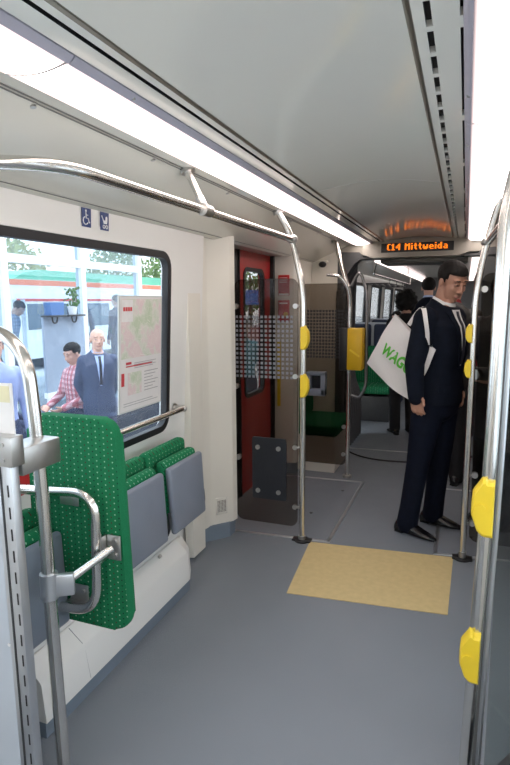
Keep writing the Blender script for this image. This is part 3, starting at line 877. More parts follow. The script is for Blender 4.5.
t = thing('destination_display', 'destination display reading C14 Mittweida in orange letters above the gangway', 'display', (-.44, 5.37, 2.045))
t.rotation_euler = (math.radians(-4), 0, 0)
m = MB().prism([(-.50, -.065), (-.40, -.10), (.36, -.10), (.46, -.065), (.46, .02), (.40, .06), (-.44, .06), (-.50, .02)], 'y', -.04, .05); m.obj('housing', BEIGE, t)
scr = MB().bx(-.325, .315, -.046, -.038, -.055, .028).obj('screen', BLACK, t)
FONT = {'C': ["0111", "1100", "1100", "1100", "1100", "1100", "0111"], '1': ["0110", "1110", "0110", "0110", "0110", "0110", "1111"], '4': ["00011", "00111", "01111", "11011", "11111", "00011", "00011"],
        'M': ["110011", "111111", "111111", "110011", "110011", "110011", "110011"], 'i': ["11", "00", "11", "11", "11", "11", "11"], 't': ["0110", "0110", "1111", "0110", "0110", "0110", "0011"],
        'w': ["000000", "000000", "110011", "110011", "111111", "111111", "011110"], 'e': ["00000", "00000", "01110", "11011", "11111", "11000", "01111"], 'd': ["00011", "00011", "01111", "11011", "11011", "11011", "01111"],
        'a': ["00000", "00000", "01110", "00011", "01111", "11011", "01111"], ' ': ["000"] * 7}
txt = 'C14 Mittweida'
wtot = sum(len(FONT[c][0]) + 1 for c in txt) - 1
px_ = .535 / wtot; pz_ = .0084
mb = MB(); cx = -.268
for c in txt:
    g = FONT[c]
    for r, row in enumerate(g):
        for k, b in enumerate(row):
            if b == '1':
                mb.box((cx + k * px_, -.0475, .018 - r * pz_), (px_ * .80, .002, pz_ * .80))
    cx += (len(g[0]) + 1) * px_
mb.obj('lettering', LED, scr)

# ------------------------------------------------------------------ second car beyond the gangway
Y2 = YP + .95
cl2 = struct(MB().prism([(-1.06, 2.06), (-.85, 2.06), (-.75, 2.085), (-.12, 2.085), (-.02, 2.06), (.19, 2.06), (.55, 1.93), (.55, 2.2), (-1.42, 2.2), (-1.42, 1.93)], 'y', Y2, YE).obj('ceiling', CEIL))
for i, (side, ya, yb, lab) in enumerate(((-1, Y2 + .1, 9.4, 'strip light on the left beyond the gangway, nearer half'), (-1, 9.4, 13.6, 'strip light on the left beyond the gangway, farther half'), (1, Y2 + .1, 13.6, 'strip light on the right beyond the gangway'))):
    t = thing('ceiling_light', lab, 'light', (0, 0, 0), 0, 'strip lights beyond the gangway')
    xx = [-1.01, -.91] if side < 0 else [mir(-.91), mir(-1.01)]
    MB().bx(xx[0], xx[1], ya + .01, yb - .01, 1.985, 2.065, .012).obj('diffuser', LAMPF, t)
    MB().bx(xx[0] - .012, xx[1] + .012, yb - .02, yb, 1.98, 2.065).obj('end_cap', CREAM, t)
for s in (-1, 1):
    fx = (lambda mb: mirror_obj(mb)) if s > 0 else (lambda mb: mb)
    wins = [rrect(7.35, 8.75, .95, 1.80, .06), rrect(9.15, 10.3, .95, 1.80, .06), rrect(10.7, 12.0, .95, 1.80, .06), rrect(12.3, 13.5, .95, 1.80, .06)]
    struct(fx(plate_with_holes([(Y2, 0), (YE, 0), (YE, 1.95), (Y2, 1.95)], wins, 0, -.05, wx)).obj('wall_left' if s < 0 else 'wall_right', WHITE))
    for k, (a, b) in enumerate(((7.35, 8.75), (9.15, 10.3), (10.7, 12.0), (12.3, 13.5))):
        w = sempty('window_%d' % (5 + k + (4 if s > 0 else 0)))
        fx(ring_plate(rrect(a - .01, b + .01, .94, 1.81, .07), rrect(a + .03, b - .03, .98, 1.77, .05), .01, -.03, wx)).obj('window_frame', RUBBER, w)
        fx(plate_with_holes(rrect(a + .02, b - .02, .97, 1.78, .05), [], -.02, -.024, wx)).obj('window_pane', GLASSF if s < 0 else GLASSR, w)
struct(MB().bx(-1.6, .7, YE, YE + .05, 0, 2.2).obj('wall_front', pmat('front_grey', (.20, .20, .20), .5)))
# rails of the far car
t = thing('grab_rail', 'looped steel luggage rail on the left beyond the gangway', 'rail', (-1.10, 6.9, 1.88))
MB().tube([(0.06, 0, .16), (.0, .14, .0), (-.02, 5.2, .0)], .014, 12, .1).obj('tube', STEEL, t)
MB().cyl((-.02, 5.17, 0), (-.02, 5.2, .17), .012, 10).obj('end_strut', STEEL, t)
t = thing('luggage_rack', 'dark wire rack above the far windows on the left', 'rack', (-1.25, 8.2, 1.80))
m = MB()
for k in range(5): m.tube([(-.18 + k * .09, 0, 0), (-.18 + k * .09, 2.6, 0)], .007, 8)
m.obj('bar', DARKG, t)
m = MB()
for yy in (.05, .9, 1.75, 2.55): m.tube([(-.2, yy, .0), (.2, yy, .0), (.2, yy, .06)], .008, 8)
m.obj('bracket', DARKG, t)

# seats beyond the doorway
def bench(label, x0, x1, y, face=-1, high=True):
    """a double seat across the car, facing the viewer when face is -1"""
    t = thing('passenger_bench', label, 'seat', ((x0 + x1) / 2, y, 0), 0 if face < 0 else PI, 'seats beyond the gangway')
    w = (x1 - x0) / 2
    MB().bx(-w, w, -.22, .2, .0, .33, .01).obj('pedestal', DARKG, t)
    MB().bx(-w, w, -.26, .2, .36, .46, .03, 3).obj('seat_cushion', FAB_XZ2, t)
    m = MB().bx(-w, w, .17, .25, .44, .95, .03, 3); m.obj('backrest', FAB_XZ2, t)
    if high:
        MB().bx(-w + .03, -.02, .18, .26, .93, 1.24, .03, 3).obj('headrest', NAVYFAB, t); MB().bx(.02, w - .03, .18, .26, .93, 1.24, .03, 3).obj('headrest', NAVYFAB, t)
    MB().bx(-w - .015, w + .015, .25, .285, .40, 1.26, .012, 2).obj('seat_shell', PANELG, t)
    return t
FAB_XZ2 = fabric_mat('moquette_far', 'x', 'xz')
bench('green double seat with navy headrests behind the white tote bag', -1.46, -.86, 7.25)
bench('green double seat in the second row beyond the gangway, left side', -1.46, -.86, 8.9)
bench('green double seat on the right beyond the gangway', .0, .58, 8.2)
# single seat beside the gangway seen through the far screen
t = thing('plinth_bench', 'green cushioned bench on a white plinth behind the far glass screen', 'seat', (-1.255, 5.02, 0))
m = MB().prism([(-.22, 0), (.20, 0), (.215, .10), (.20, .33), (-.22, .33)], 'y', -.28, .33); m.obj('plinth', CREAM, t)
MB().bx(-.22, .23, -.30, .33, .335, .445, .03, 3).obj('seat_cushion', FAB_YZ, t)
MB().bx(-.22, -.15, -.28, .33, .44, .85, .03, 3).obj('backrest', FAB_YZ, t)

# cable on the floor
tag(MB().tube([(-1.12, 5.55, .008), (-1.02, 5.42, .008), (-.92, 5.335, .008), (-.80, 5.28, .008), (-.66, 5.262, .008), (-.45, 5.285, .008), (-.17, 5.49, .008), (.15, 5.7, .008)], .008, 8, .06).obj('cable', BLACK), 'black cable curving across the floor before the gangway', 'cable')

# ------------------------------------------------------------------ people
SKIN = pmat('skin', (.42, .215, .145), .5, var=.05, scale=12)
SKINL = pmat('skin_light', (.62, .36, .27), .5, var=.05, scale=12)
EYEW = pmat('eye_white', (.7, .68, .65), .3); EYED = pmat('eye_dark', (.02, .015, .012), .3)
LIP = pmat('lip', (.34, .14, .11), .5); BROW = pmat('brow_dark', (.03, .02, .015), .8)
HAIRD = pmat('hair_dark', (.009, .007, .006), .7, var=.3, scale=80, bump=.8, bscale=160, spec=.2)
HAIRB = pmat('hair_black_curls', (.008, .007, .007), .75, var=.3, scale=60, bump=1.0, bscale=90)
HAIRW = pmat('hair_pale', (.55, .48, .42), .7, var=.2, scale=60)
NAVYSUIT = pmat('suit_navy', (.0055, .008, .016), .8, var=.15, scale=30, bump=.3, bscale=22, spec=.12)
NAVYTR = pmat('trouser_navy', (.0055, .008, .018), .8, var=.15, scale=30, bump=.35, bscale=14, spec=.12)
GREYSUIT = pmat('suit_blue_grey', (.055, .075, .14), .8, var=.1, scale=30)
BLACKCLOTH = pmat('black_cloth', (.006, .006, .008), .75, var=.2, scale=40, bump=.3, bscale=30)
SHIRTW = pmat('shirt_white', (.75, .74, .73), .7, var=.03)
SHIRTB = pmat('shirt_light_blue', (.42, .52, .78), .7, var=.05)
LAVSHIRT = pmat('shirt_lavender', (.30, .36, .62), .75, var=.06)
JEANS = pmat('dark_jeans', (.022, .032, .085), .8, var=.15, scale=50)
LEATHER = pmat('black_leather', (.008, .008, .009), .22)
TIEM = pmat('tie_dark', (.015, .017, .03), .5)
CANVAS = pmat('cotton_canvas', (.70, .67, .65), .9, var=.03, scale=300, bump=.3, bscale=500)
LOGO = pmat('logo_green', (.10, .48, .04), .6)

def lerp_tab(tab, z):
    if z <= tab[0][0]: return tab[0][1]
    for (z0, x0), (z1, x1) in zip(tab, tab[1:]):
        if z <= z1: return x0 + (x1 - x0) * (z - z0) / (z1 - z0)
    return tab[-1][1]

TORSO = [(-.10, .150, .105), (-.03, .170, .118), (.04, .166, .113), (.12, .152, .104), (.20, .146, .100), (.30, .162, .110), (.40, .178, .115), (.47, .180, .108), (.52, .160, .092), (.55, .120, .078), (.58, .076, .064), (.60, .060, .058), (.62, .055, .058), (.67, .053, .057), (.70, .053, .057)]

def torso(mb, hz, bend, off=0.0, z0=-.10, z1=.70, extra=0.0, n=28):
    tabs = [r for r in TORSO if z0 <= r[0] <= z1]
    if z0 < TORSO[0][0]:
        tabs = [(z0, TORSO[0][1] + .012 + extra, TORSO[0][2] + .012 + extra)] + tabs
    R = []
    for dz, a, b in tabs:
        cx = lerp_tab(bend, dz); tx = 0
        R.append([(cx + (b + off) * math.copysign(abs(math.cos(t)) ** .85, math.cos(t)), (a + off) * math.copysign(abs(math.sin(t)) ** .85, math.sin(t)), hz + dz) for t in [2 * PI * k / n for k in range(n)]])
    mb.rings(R)

def limb(mb, pts, rad, n=14):
    mb.tube(pts, rad, n)
    mb.ell(pts[0], (rad[0],) * 3, None, 12, 8); mb.ell(pts[-1], (rad[-1],) * 3, None, 12, 8)

def curve_pts(a, b, c, ra, rb, rc, k=5):
    """a-b-c joint chain with a softened bend at b"""
    a, b, c = V(a), V(b), V(c); pts = []; rad = []
    for i in range(k): t = i / k; pts.append(a.lerp(b, t)); rad.append(ra + (rb - ra) * t)
    for i in range(k + 1): t = i / k; pts.append(b.lerp(c, t)); rad.append(rb + (rc - rb) * t)
    return pts, rad

def hand(mb, w, d, th, curl=.45):
    d = V(d).normalized(); th = V(th); th = (th - d * th.dot(d)).normalized(); nr = d.cross(th)
    w = V(w)
    R = []
    for s, wd, tk in ((-.01, .026, .021), (.02, .032, .018), (.05, .041, .017), (.085, .041, .013), (.095, .034, .009)):
        c = w + d * s
        R.append([c + th * wd * math.cos(2 * PI * k / 14) + nr * tk * math.sin(2 * PI * k / 14) for k in range(14)])
    mb.rings(R)
    for off, L in ((-.031, .058), (-.0105, .074), (.0105, .080), (.031, .070)):
        p = w + d * .08 + th * off; pts = [p]; ang = .12
        for f in (.45, .30, .25):
            ang += curl
            p = p + (d * math.cos(ang - curl * .5) + nr * math.sin(ang - curl * .5)) * L * f; pts.append(p)
        mb.tube(pts, [.0095, .009, .0085, .0072], 9)
        mb.ell(pts[-1], (.0072,) * 3, None, 8, 6)
    p0 = w + d * .022 + th * .022; p1 = p0 + (d * .6 + th * .55 + nr * .25).normalized() * .042; p2 = p1 + (d * .85 + th * .15 + nr * .45).normalized() * .032
    mb.tube([p0, p1, p2], [.013, .0105, .0085], 9); mb.ell(p2, (.0085,) * 3, None, 8, 6)

def head(mb, M):
    h = MB()
    h.ell((-.012, 0, .035), (.098, .077, .086)); h.ell((.034, 0, -.028), (.058, .060, .086)); h.ell((.028, 0, -.075), (.053, .051, .040))
    h.ell((.064, 0, -.098), (.019, .023, .016)); h.tube([(.086, 0, .022), (.098, 0, -.004), (.108, 0, -.026)], [.007, .009, .011], 10); h.ell((.107, 0, -.028), (.013, .012, .011))
    for s in (-1, 1):
        h.ell((.098, s * .012, -.033), (.012, .009, .008)); h.ell((.060, s * .035, -.024), (.021, .020, .025)); h.ell((.076, s * .030, .036), (.016, .026, .010))
        h.ell((.081, s * .030, .012), (.011, .015, .009)); h.ell((-.008, s * .079, -.004), (.021, .010, .033))
    h.ell((.088, 0, -.060), (.011, .025, .006)); h.ell((.087, 0, -.071), (.011, .022, .0065))
    h.tube([(-.03, 0, -.02), (-.028, 0, -.13)], [.056, .056], 20)
    h.xf(M)
    me = bpy.data.meshes.new('t'); h.bm.to_mesh(me); h.bm.free(); mb.bm.from_mesh(me); bpy.data.meshes.remove(me)

def hair(style, mat, M, parent):
    m = MB()
    if style == 'short':
        m.ell((-.016, 0, .042), (.107, .087, .094), None, 40, 30)
        for v in m.bm.verts:
            x, y, z = v.co
            line = .062 + .35 * max(0, abs(y) - .04)           # forehead hairline
            low = -.070 if x < -.045 else (-.02 if x < .0 else (.0 if abs(y) > .05 else line))
            if (x > .045 and z < line) or z < low or (x > .022 and z < .03):
                v.co = V((x * .72 - .004, y * .72, z * .80))
            else:
                k = 1 + .016 * math.sin(x * 160 + y * 90) * math.sin(y * 210 + z * 60)
                v.co = V((x * k, y * k, z * k))
    elif style == 'curly':
        m.ell((-.03, 0, .035), (.135, .138, .145), None, 36, 28)
        for v in m.bm.verts:
            x, y, z = v.co
            if x > .05 and z < .07: v.co = V((x * .45, y * .6, z * .7))
            else:
                k = 1 + .07 * math.sin(x * 70 + 1) * math.sin(y * 76) + .05 * math.sin(z * 95 + y * 40)
                v.co = V((x * k, y * k, z * k))
    elif style == 'long':
        m.ell((-.022, 0, .02), (.112, .100, .125), None, 32, 26)
        for v in m.bm.verts:
            x, y, z = v.co
            if x > .035 and z < .06: v.co = V((x * .5, y * .65, z * .7))
            elif z < -.02: v.co.z = z * 1.6
    elif style == 'fringe':                                    # bald on top, hair round the back
        m.ell((-.022, 0, .015), (.097, .088, .06), None, 32, 24)
        for v in m.bm.verts:
            x, y, z = v.co
            if x > .01 or z > .06: v.co = V((x * .6, y * .6, z * .6))
    m.xf(M)
    m.obj('hair', mat, parent, 80)

def drape(bvh, quad, nu, nv, off, thick):
    """a small cloth panel laid on the garment: quad of four (y,z) corners"""
    mb = MB(); g = []
    a, b, c, d = quad
    for j in range(nv + 1):
        row = []
        for i in range(nu + 1):
            s, t = i / nu, j / nv
            y = (a[0] * (1 - s) + b[0] * s) * (1 - t) + (d[0] * (1 - s) + c[0] * s) * t
            z = (a[1] * (1 - s) + b[1] * s) * (1 - t) + (d[1] * (1 - s) + c[1] * s) * t
            hit, nrm, _, _ = bvh.ray_cast(V((1.2, y, z)), V((-1, 0, 0)))
            if hit is None: hit, nrm = V((.1, y, z)), V((1, 0, 0))
            row.append((hit, nrm))
        g.append(row)
    F = [[mb.bm.verts.new(h + n * (off + thick)) for h, n in r] for r in g]
    B = [[mb.bm.verts.new(h + n * (off - .004)) for h, n in r] for r in g]
    for j in range(nv):
        for i in range(nu):
            mb.bm.faces.new((F[j][i], F[j][i + 1], F[j + 1][i + 1], F[j + 1][i]))
            mb.bm.faces.new((B[j][i], B[j + 1][i], B[j + 1][i + 1], B[j][i + 1]))
    edge = [(0, i) for i in range(nu + 1)] + [(j, nu) for j in range(1, nv + 1)] + [(nv, i) for i in range(nu - 1, -1, -1)] + [(j, 0) for j in range(nv - 1, 0, -1)]
    for (j0, i0), (j1, i1) in zip(edge, edge[1:] + edge[:1]):
        mb.bm.faces.new((F[j0][i0], B[j0][i0], B[j1][i1], F[j1][i1]))
    return mb

STAND = dict(hz=.93, bend=[(-.1, 0), (.7, .0)], head=(.02, 0, 1.665), pitch=0, yaw=0,
             hip=.09, knee=(.012, .098, .50), ankle=(-.035, .105, .085),
             sh=(0, .170, 1.425), el=(-.025, .245, 1.14), wr=(.03, .255, .885))

def person(label, loc, heading, H=1.78, pose=None, top=BLACKCLOTH, bottom=BLACKCLOTH, shoes=LEATHER, skin=SKINL, hairm=HAIRD, style='short',
           coat='jacket', hem=-.15, vox=.011, shirt=None, tie=None, lapels=False, collar=None, sleeve_end=1.0, group=None, toes=True):
    P = dict(STAND); P.update(pose or {})
    t = thing('person', label, 'person', loc, math.radians(heading), group)
    t.scale = (H / 1.785,) * 3
    hz = P['hz']; bend = P['bend']
    J = {}
    for s, k in ((-1, 'R'), (1, 'L')):
        for j in ('knee', 'ankle', 'sh', 'el', 'wr'):
            p = P.get(k + j) or (P[j][0], P[j][1] * s, P[j][2])
            J[k + j] = V(p)
        J[k + 'hip'] = V(P.get(k + 'hip') or (lerp_tab(bend, 0), s * P['hip'], hz - .01))
        J[k + 'toe'] = math.radians(P.get(k + 'foot', -s * -6))
    MH = Matrix.Translation(V(P['head'])) @ Matrix.Rotation(math.radians(P['yaw']), 4, 'Z') @ Matrix.Rotation(math.radians(P['pitch']), 4, 'Y') @ Matrix.Scale(P.get('hscale', 1), 4)
    # body: one continuous surface
    b = MB(); torso(b, hz, bend, 0, -.10, .62)
    nb = V((lerp_tab(bend, .58), 0, hz + .56)); nh = MH @ V((-.03, 0, -.05))
    b.tube([nb + V((-.012, 0, -.01)), nb.lerp(nh, .5) + V((-.004, 0, 0)), nh], [.052, .053, .055], 18)
    head(b, MH)
    for k in 'RL':
        p, r = curve_pts(J[k + 'sh'], J[k + 'el'], J[k + 'wr'], .050, .038, .025); limb(b, p, r)
        p, r = curve_pts(J[k + 'hip'], J[k + 'knee'], J[k + 'ankle'], .085, .055, .036); limb(b, p, r)
        a = J[k + 'ankle']; f = V((math.cos(J[k + 'toe']), math.sin(J[k + 'toe']), 0))
        b.tube([a - f * .03 + V((0, 0, -.045)), a + f * .05 + V((0, 0, -.055)), a + f * .13 + V((0, 0, -.066))], [.022, .022, .012], 10)
        d = (J[k + 'wr'] - J[k + 'el']).normalized()
        hd = V(P.get(k + 'hand', d)); hand(b, J[k + 'wr'], hd, P.get(k + 'thumb', (1, 0, 0)), P.get('curl', .4) * (1 if k == 'L' else -1) * P.get('curlsign', 1))
    me = remesh(b, P.get('bvox', .0045 if vox < .01 else .007), 3, .5)
    me.name = 'body'
    for mm in (skin, EYEW, EYED, LIP, BROW): me.materials.append(mm)
    MI = MH.inverted()
    for p in me.polygons:
        c = MI @ p.center
        if c.x > .076 and abs(c.y) < .050 and -.085 < c.z < .06:
            ay = abs(c.y)
            e = ((ay - .030) / .015) ** 2 + ((c.z - .010) / (.0045 if P['pitch'] < 10 else .0032)) ** 2
            if e < 1: p.material_index = 2 if P['pitch'] > 10 or ((ay - .030) / .007) ** 2 < 1 else 1
            elif abs(ay - .030) < .017 and abs(c.z - .036 - .05 * (.03 - abs(ay - .03))) < .0033: p.material_index = 4
            elif ay < .023 and abs(c.z + .066) < .0075 and c.x > .085: p.material_index = 3
    body = link('body', me, t)
    if style != 'bald': hair(style, hairm, MH, t)
    # trousers
    m = MB(); torso(m, hz, bend, .012, -.10, .14)
    m.ell((lerp_tab(bend, -.05), 0, hz - .07), (.115, .155, .09))
    for k in 'RL':
        a = J[k + 'ankle'] + V((.008, 0, -.012)); kn = J[k + 'knee']; hp = J[k + 'hip']
        pts = [hp, hp.lerp(kn, .5), kn, kn.lerp(a, .35), kn.lerp(a, .7), a]
        limb(m, pts, [.105, .090, .073, .069, .067, .070], 18)
    me = remesh(m, vox, 4, .5); me.materials.append(bottom); link('trousers', me, t)
    # shoes
    for k in 'RL':
        a = J[k + 'ankle'].copy(); az = a.z - .085; ang = J[k + 'toe']
        R = []
        for x, w, h in ((-.078, .022, .06), (-.062, .036, .085), (-.02, .042, .105), (.03, .044, .096), (.08, .048, .068), (.13, .047, .048), (.175, .036, .034), (.205, .020, .024), (.215, .008, .016)):
            R.append([(x, w * math.cos(q), max(0, .5 * h + .5 * h * math.sin(q) * (1 if math.sin(q) > 0 else 1.0))) for q in [2 * PI * i / 16 for i in range(16)]])
        m = MB().rings(R); m.bx(-.072, -.01, -.030, .030, 0, .016, .004)
        m.xf(Matrix.Translation((a.x + .0, a.y, az)) @ Matrix.Rotation(ang, 4, 'Z'))
        m.obj('shoe', shoes, t)
    if coat == 'jacket':                     # what is worn under the jacket, closes the neckline
        m = MB(); torso(m, hz, bend, .005, .16, .62)
        for v in m.bm.verts:
            q = v.co.z - hz
            if q > .5: v.co.z -= .34 * (v.co.x - lerp_tab(bend, q)) * min(1, (q - .5) / .08)
        me = remesh(m, vox, 4, .5); me.materials.append(shirt or top); link('shirt', me, t)
    # upper garment
    m = MB(); torso(m, hz, bend, .020 if coat == 'jacket' else .012, hem, .60, .01)
    if coat == 'jacket':                 # the neckline drops to the front and climbs at the nape
        for v in m.bm.verts:
            q = v.co.z - hz
            if q > .46: v.co.z -= .36 * (v.co.x - lerp_tab(bend, q)) * min(1, (q - .46) / .10)
    for k in 'RL':
        el = J[k + 'el']; wv = J[k + 'el'] + (J[k + 'wr'] - J[k + 'el']) * sleeve_end
        f = 1 if coat == 'jacket' else .85
        p, r = curve_pts(J[k + 'sh'], el, wv, .074 * f, .060 * f, .048 * f); limb(m, p, r)
        m.ell(J[k + 'sh'] + V((0, 0, -.005)), (.076 * f, .072 * f, .070 * f))
    me = remesh(m, vox, 5, .5); me.materials.append(top); up = link(coat, me, t)
    bvh = BVHTree.FromPolygons([v.co for v in me.vertices], [p.vertices[:] for p in me.polygons])
    n0 = V((lerp_tab(bend, .575), 0, hz + .565))
    def ring(prof, mat, nm, tilt, par):
        R = []
        for rr, zz in prof:
            R.append([(n0.x + rr * math.cos(a), rr * .94 * math.sin(a), n0.z + zz - tilt * math.cos(a) - tilt * .25 * math.cos(2 * a)) for a in [2 * PI * i / 28 for i in range(28)]])
        R.append(R[0])
        return MB().rings(R, True, False).obj(nm, mat, par)
    if collar: ring([(.074, -.01), (.064, .050), (.067, .054), (.082, -.012)], collar, 'shirt_collar', .036, t)
    if lapels: ring([(.088, -.03), (.074, .034), (.080, .036), (.100, -.035)], top, 'jacket_collar', .046, up)
    if shirt:
        drape(bvh, [(-.010, hz + .22), (.010, hz + .22), (.050, hz + .560), (-.050, hz + .560)], 8, 14, .001, .003).obj('shirt_front', shirt, t)
    if tie:
        drape(bvh, [(-.016, hz + .23), (.016, hz + .23), (.014, hz + .550), (-.014, hz + .550)], 4, 12, .004, .003).obj('tie', tie, t)
    if lapels:
        for s in (-1, 1):
            drape(bvh, [(s * .006, hz + .20), (s * .030, hz + .21), (s * .095, hz + .545), (s * .050, hz + .560)], 4, 14, .003, .003).obj('lapel', top, up)
            drape(bvh, [(s * .08, hz + .06), (s * .15, hz + .06), (s * .15, hz + .10), (s * .08, hz + .10)], 5, 3, .002, .004).obj('pocket_flap', top, up)
    return t

# the man in the dark suit with the tote bag
MANH, MANP = -25, V((-.20, 3.66, 0))
man = person('man in dark navy suit standing in the aisle with a white tote bag, looking down', MANP, MANH, 1.785,
    dict(bend=[(-.16, .045), (.0, .055), (.3, .085), (.47, .075), (.52, .07), (.58, .08), (.7, .10)], head=(.130, -.005, 1.660), pitch=24, yaw=-24, hscale=.95,
         Rknee=(-.01, -.085, .50), Rankle=(-.085, -.075, .085), Lknee=(.03, .125, .50), Lankle=(-.045, .195, .085), Rfoot=2, Lfoot=10,
         Rsh=(.055, -.175, 1.44), Rel=(.040, -.262, 1.17), Rwr=(.055, -.262, 1.00), Rhand=(.12, .05, -1), Rthumb=(1, .1, .1), curl=.42,
         Lsh=(.065, .175, 1.44), Lel=(.02, .25, 1.16), Lwr=(.08, .215, .985), Lhand=(.25, -.05, -1), bvox=.0045),
    top=NAVYSUIT, bottom=NAVYTR, shoes=LEATHER, skin=SKIN, hairm=HAIRD, vox=.008, hem=-.075, sleeve_end=1.2, shirt=SHIRTW, tie=TIEM, lapels=True, collar=SHIRTW)

# tote bag on his shoulder: a cotton square hanging tilted between arm and body
bag = thing('tote_bag', 'white cotton tote bag with green WAGO lettering on the suited man\'s shoulder', 'bag', MANP, math.radians(MANH))
A, B, Cc, D = V((-.143, 1.467, 0)), V((-.343, 1.143, 0)), V((-.004, .931, 0)), V((.149, 1.258, 0))   # (fwd, up) corners: top-back, bottom-back, bottom-front, top-front
LAT = -.205
mb = MB(); N = 22
def bagpt(s, t, side):
    p = A.lerp(D, s).lerp(B.lerp(Cc, s), t)
    e = min(s, 1 - s) * min(1, (1.15 - t)) * 4
    puff = .024 * min(1, e) ** .6 * (.35 + .65 * math.sin(PI * min(1, t * .8 + .12)))
    fold = .004 * math.sin(9 * s + 5 * t) + .005 * math.sin(14 * t - 4 * s) * t
    sag = -.018 * math.sin(PI * s) * (t ** 2) * 1 + .016 * math.sin(PI * s) * (1 - t) ** 3 * -1
    wob = .006 * math.sin(7 * t + 2)
    return V((p.x + wob * (1 - 2 * s) , LAT + side * (puff + .002) + fold, p.y + sag))
for side in (-1, 1):
    g = [[mb.bm.verts.new(bagpt(i / N, j / N, side)) for i in range(N + 1)] for j in range(N + 1)]
    for j in range(N):
        for i in range(N): mb.bm.faces.new((g[j][i], g[j][i + 1], g[j + 1][i + 1], g[j + 1][i]))
    if side < 0: g0 = g
for j in range(N):
    for i0 in (0, N): mb.bm.faces.new((g0[j][i0], g0[j + 1][i0], g[j + 1][i0], g[j][i0]))
for i in range(N): mb.bm.faces.new((g0[N][i], g0[N][i + 1], g[N][i + 1], g[N][i]))
mb.obj('bag_body', CANVAS, bag, 60)
def strap(pts, w, wd=(1, 0, 0)):
    mb = MB(); R = []
    pts = [V(p) for p in pts]
    q = []
    for a, b in zip(pts, pts[1:]):
        for k in range(4): q.append(a.lerp(b, k / 4))
    q.append(pts[-1])
    for _ in range(3): q = [q[0]] + [(q[i - 1] + q[i] * 2 + q[i + 1]) / 4 for i in range(1, len(q) - 1)] + [q[-1]]
    for i, p in enumerate(q):
        t_ = (q[min(i + 1, len(q) - 1)] - q[max(0, i - 1)]).normalized(); wv = V(wd); wv = (wv - t_ * wv.dot(t_)).normalized(); nv = t_.cross(wv)
        R.append([p + wv * w + nv * .0015, p - wv * w + nv * .0015, p - wv * w - nv * .0015, p + wv * w - nv * .0015])
    return mb.rings(R)
strap([(.105, -.232, 1.29), (.118, -.262, 1.36), (.108, -.268, 1.43), (.085, -.246, 1.485), (.055, -.205, 1.507), (.02, -.185, 1.495), (-.01, -.20, 1.45), (-.04, -.205, 1.40)], .013).obj('strap', CANVAS, bag)
strap([(.10, -.19, 1.28), (.10, -.20, 1.38), (.075, -.19, 1.49), (.045, -.165, 1.512), (.005, -.165, 1.48), (-.05, -.185, 1.40)], .013).obj('strap', CANVAS, bag)
# lettering printed along the bag
me = text_mesh('WAGO', .104, .001, .0045, .12)
ux = (Cc - B).normalized(); dirx = V((ux.x, 0, ux.y)); upv = V((-ux.y, 0, ux.x))
cpos = V((-.104, LAT - .0, 1.186))
bvhb = BVHTree.FromPolygons([v.co for v in bpy.data.objects['bag_body'].data.vertices], [p.vertices[:] for p in bpy.data.objects['bag_body'].data.polygons])
for v in me.vertices:
    p = cpos + dirx * v.co.x * .72 + upv * v.co.y
    hit, nn, _, _ = bvhb.ray_cast(V((p.x, -1, p.z)), V((0, 1, 0)))
    v.co = V((p.x, (hit.y if hit else LAT - .03) - .0015 - (v.co.z + .001) * .4, p.z))
me.materials.append(LOGO); link('lettering', me, bpy.data.objects['bag_body'])

# others inside
person('person with curly black hair and black coat beyond the gangway, seen from behind', (-.64, 6.5, 0), 115, 1.62, dict(pitch=12), top=BLACKCLOTH, bottom=BLACKCLOTH, style='curly', hairm=HAIRB, hem=-.30)
person('short-haired person with pale blue collar far down the aisle, seen from behind', (-.46, 7.5, 0), 95, 1.83, None, top=NAVYSUIT, bottom=BLACKCLOTH, style='short', collar=SHIRTB)
OLIVE = pmat('quilted_dark', (.018, .017, .014), .5, var=.2, scale=20, bump=.6, bscale=26); REDC = pmat('red_cloth', (.22, .01, .015), .7)
pC = person('person in dark quilted jacket with red collar, half hidden behind the suited man', (-.10, 4.85, 0), 75, 1.77, dict(Rel=(.12, -.24, 1.16), Rwr=(.26, -.14, 1.08), Lel=(.12, .24, 1.16), Lwr=(.26, .14, 1.08)), top=OLIVE, bottom=BLACKCLOTH, collar=REDC)
MB().ell((-.05, -.22, 1.10), (.06, .05, .075), None, 20, 14).obj('red_pocket_patch', REDC, pC)
person('person in black coat holding a camera behind the right-hand glass screen', (.25, 4.02, 0), -115, 1.72, dict(pitch=18, Rel=(.10, -.24, 1.18), Rwr=(.27, -.09, 1.10), Lel=(.10, .24, 1.18), Lwr=(.27, .10, 1.09), Rhand=(.6, .6, .1), Lhand=(.6, -.6, .1), Rthumb=(0, 0, 1), Lthumb=(0, 0, 1)),
       top=BLACKCLOTH, bottom=BLACKCLOTH, style='long', hem=-.30, hairm=HAIRD, collar=pmat('scarf_ochre', (.35, .22, .05), .8))
cm = thing('photo_camera', 'black camera with bright lens ring held by the person in black', 'camera', (.100, 3.705, 1.09), math.radians(-115))
MB().box((0, 0, 0), (.05, .12, .08), None, .008).obj('camera_body', BLACK, cm); MB().cyl((.02, 0, 0), (.075, 0, 0), .032, 20).obj('lens', DARKG, cm); MB().cyl((.074, 0, 0), (.078, 0, 0), .033, 20).obj('lens_ring', STEEL2, cm)
SIT = dict(hz=.55, head=(.02, 0, 1.285), sh=(0, .17, 1.045), el=(.08, .23, .78), wr=(.30, .14, .66), knee=(.43, .10, .54), ankle=(.42, .10, .085))
person('dark-haired person sitting behind the navy headrest beyond the gangway', (-1.0, 8.80, 0), -90, 1.75, SIT, top=BLACKCLOTH, bottom=JEANS)

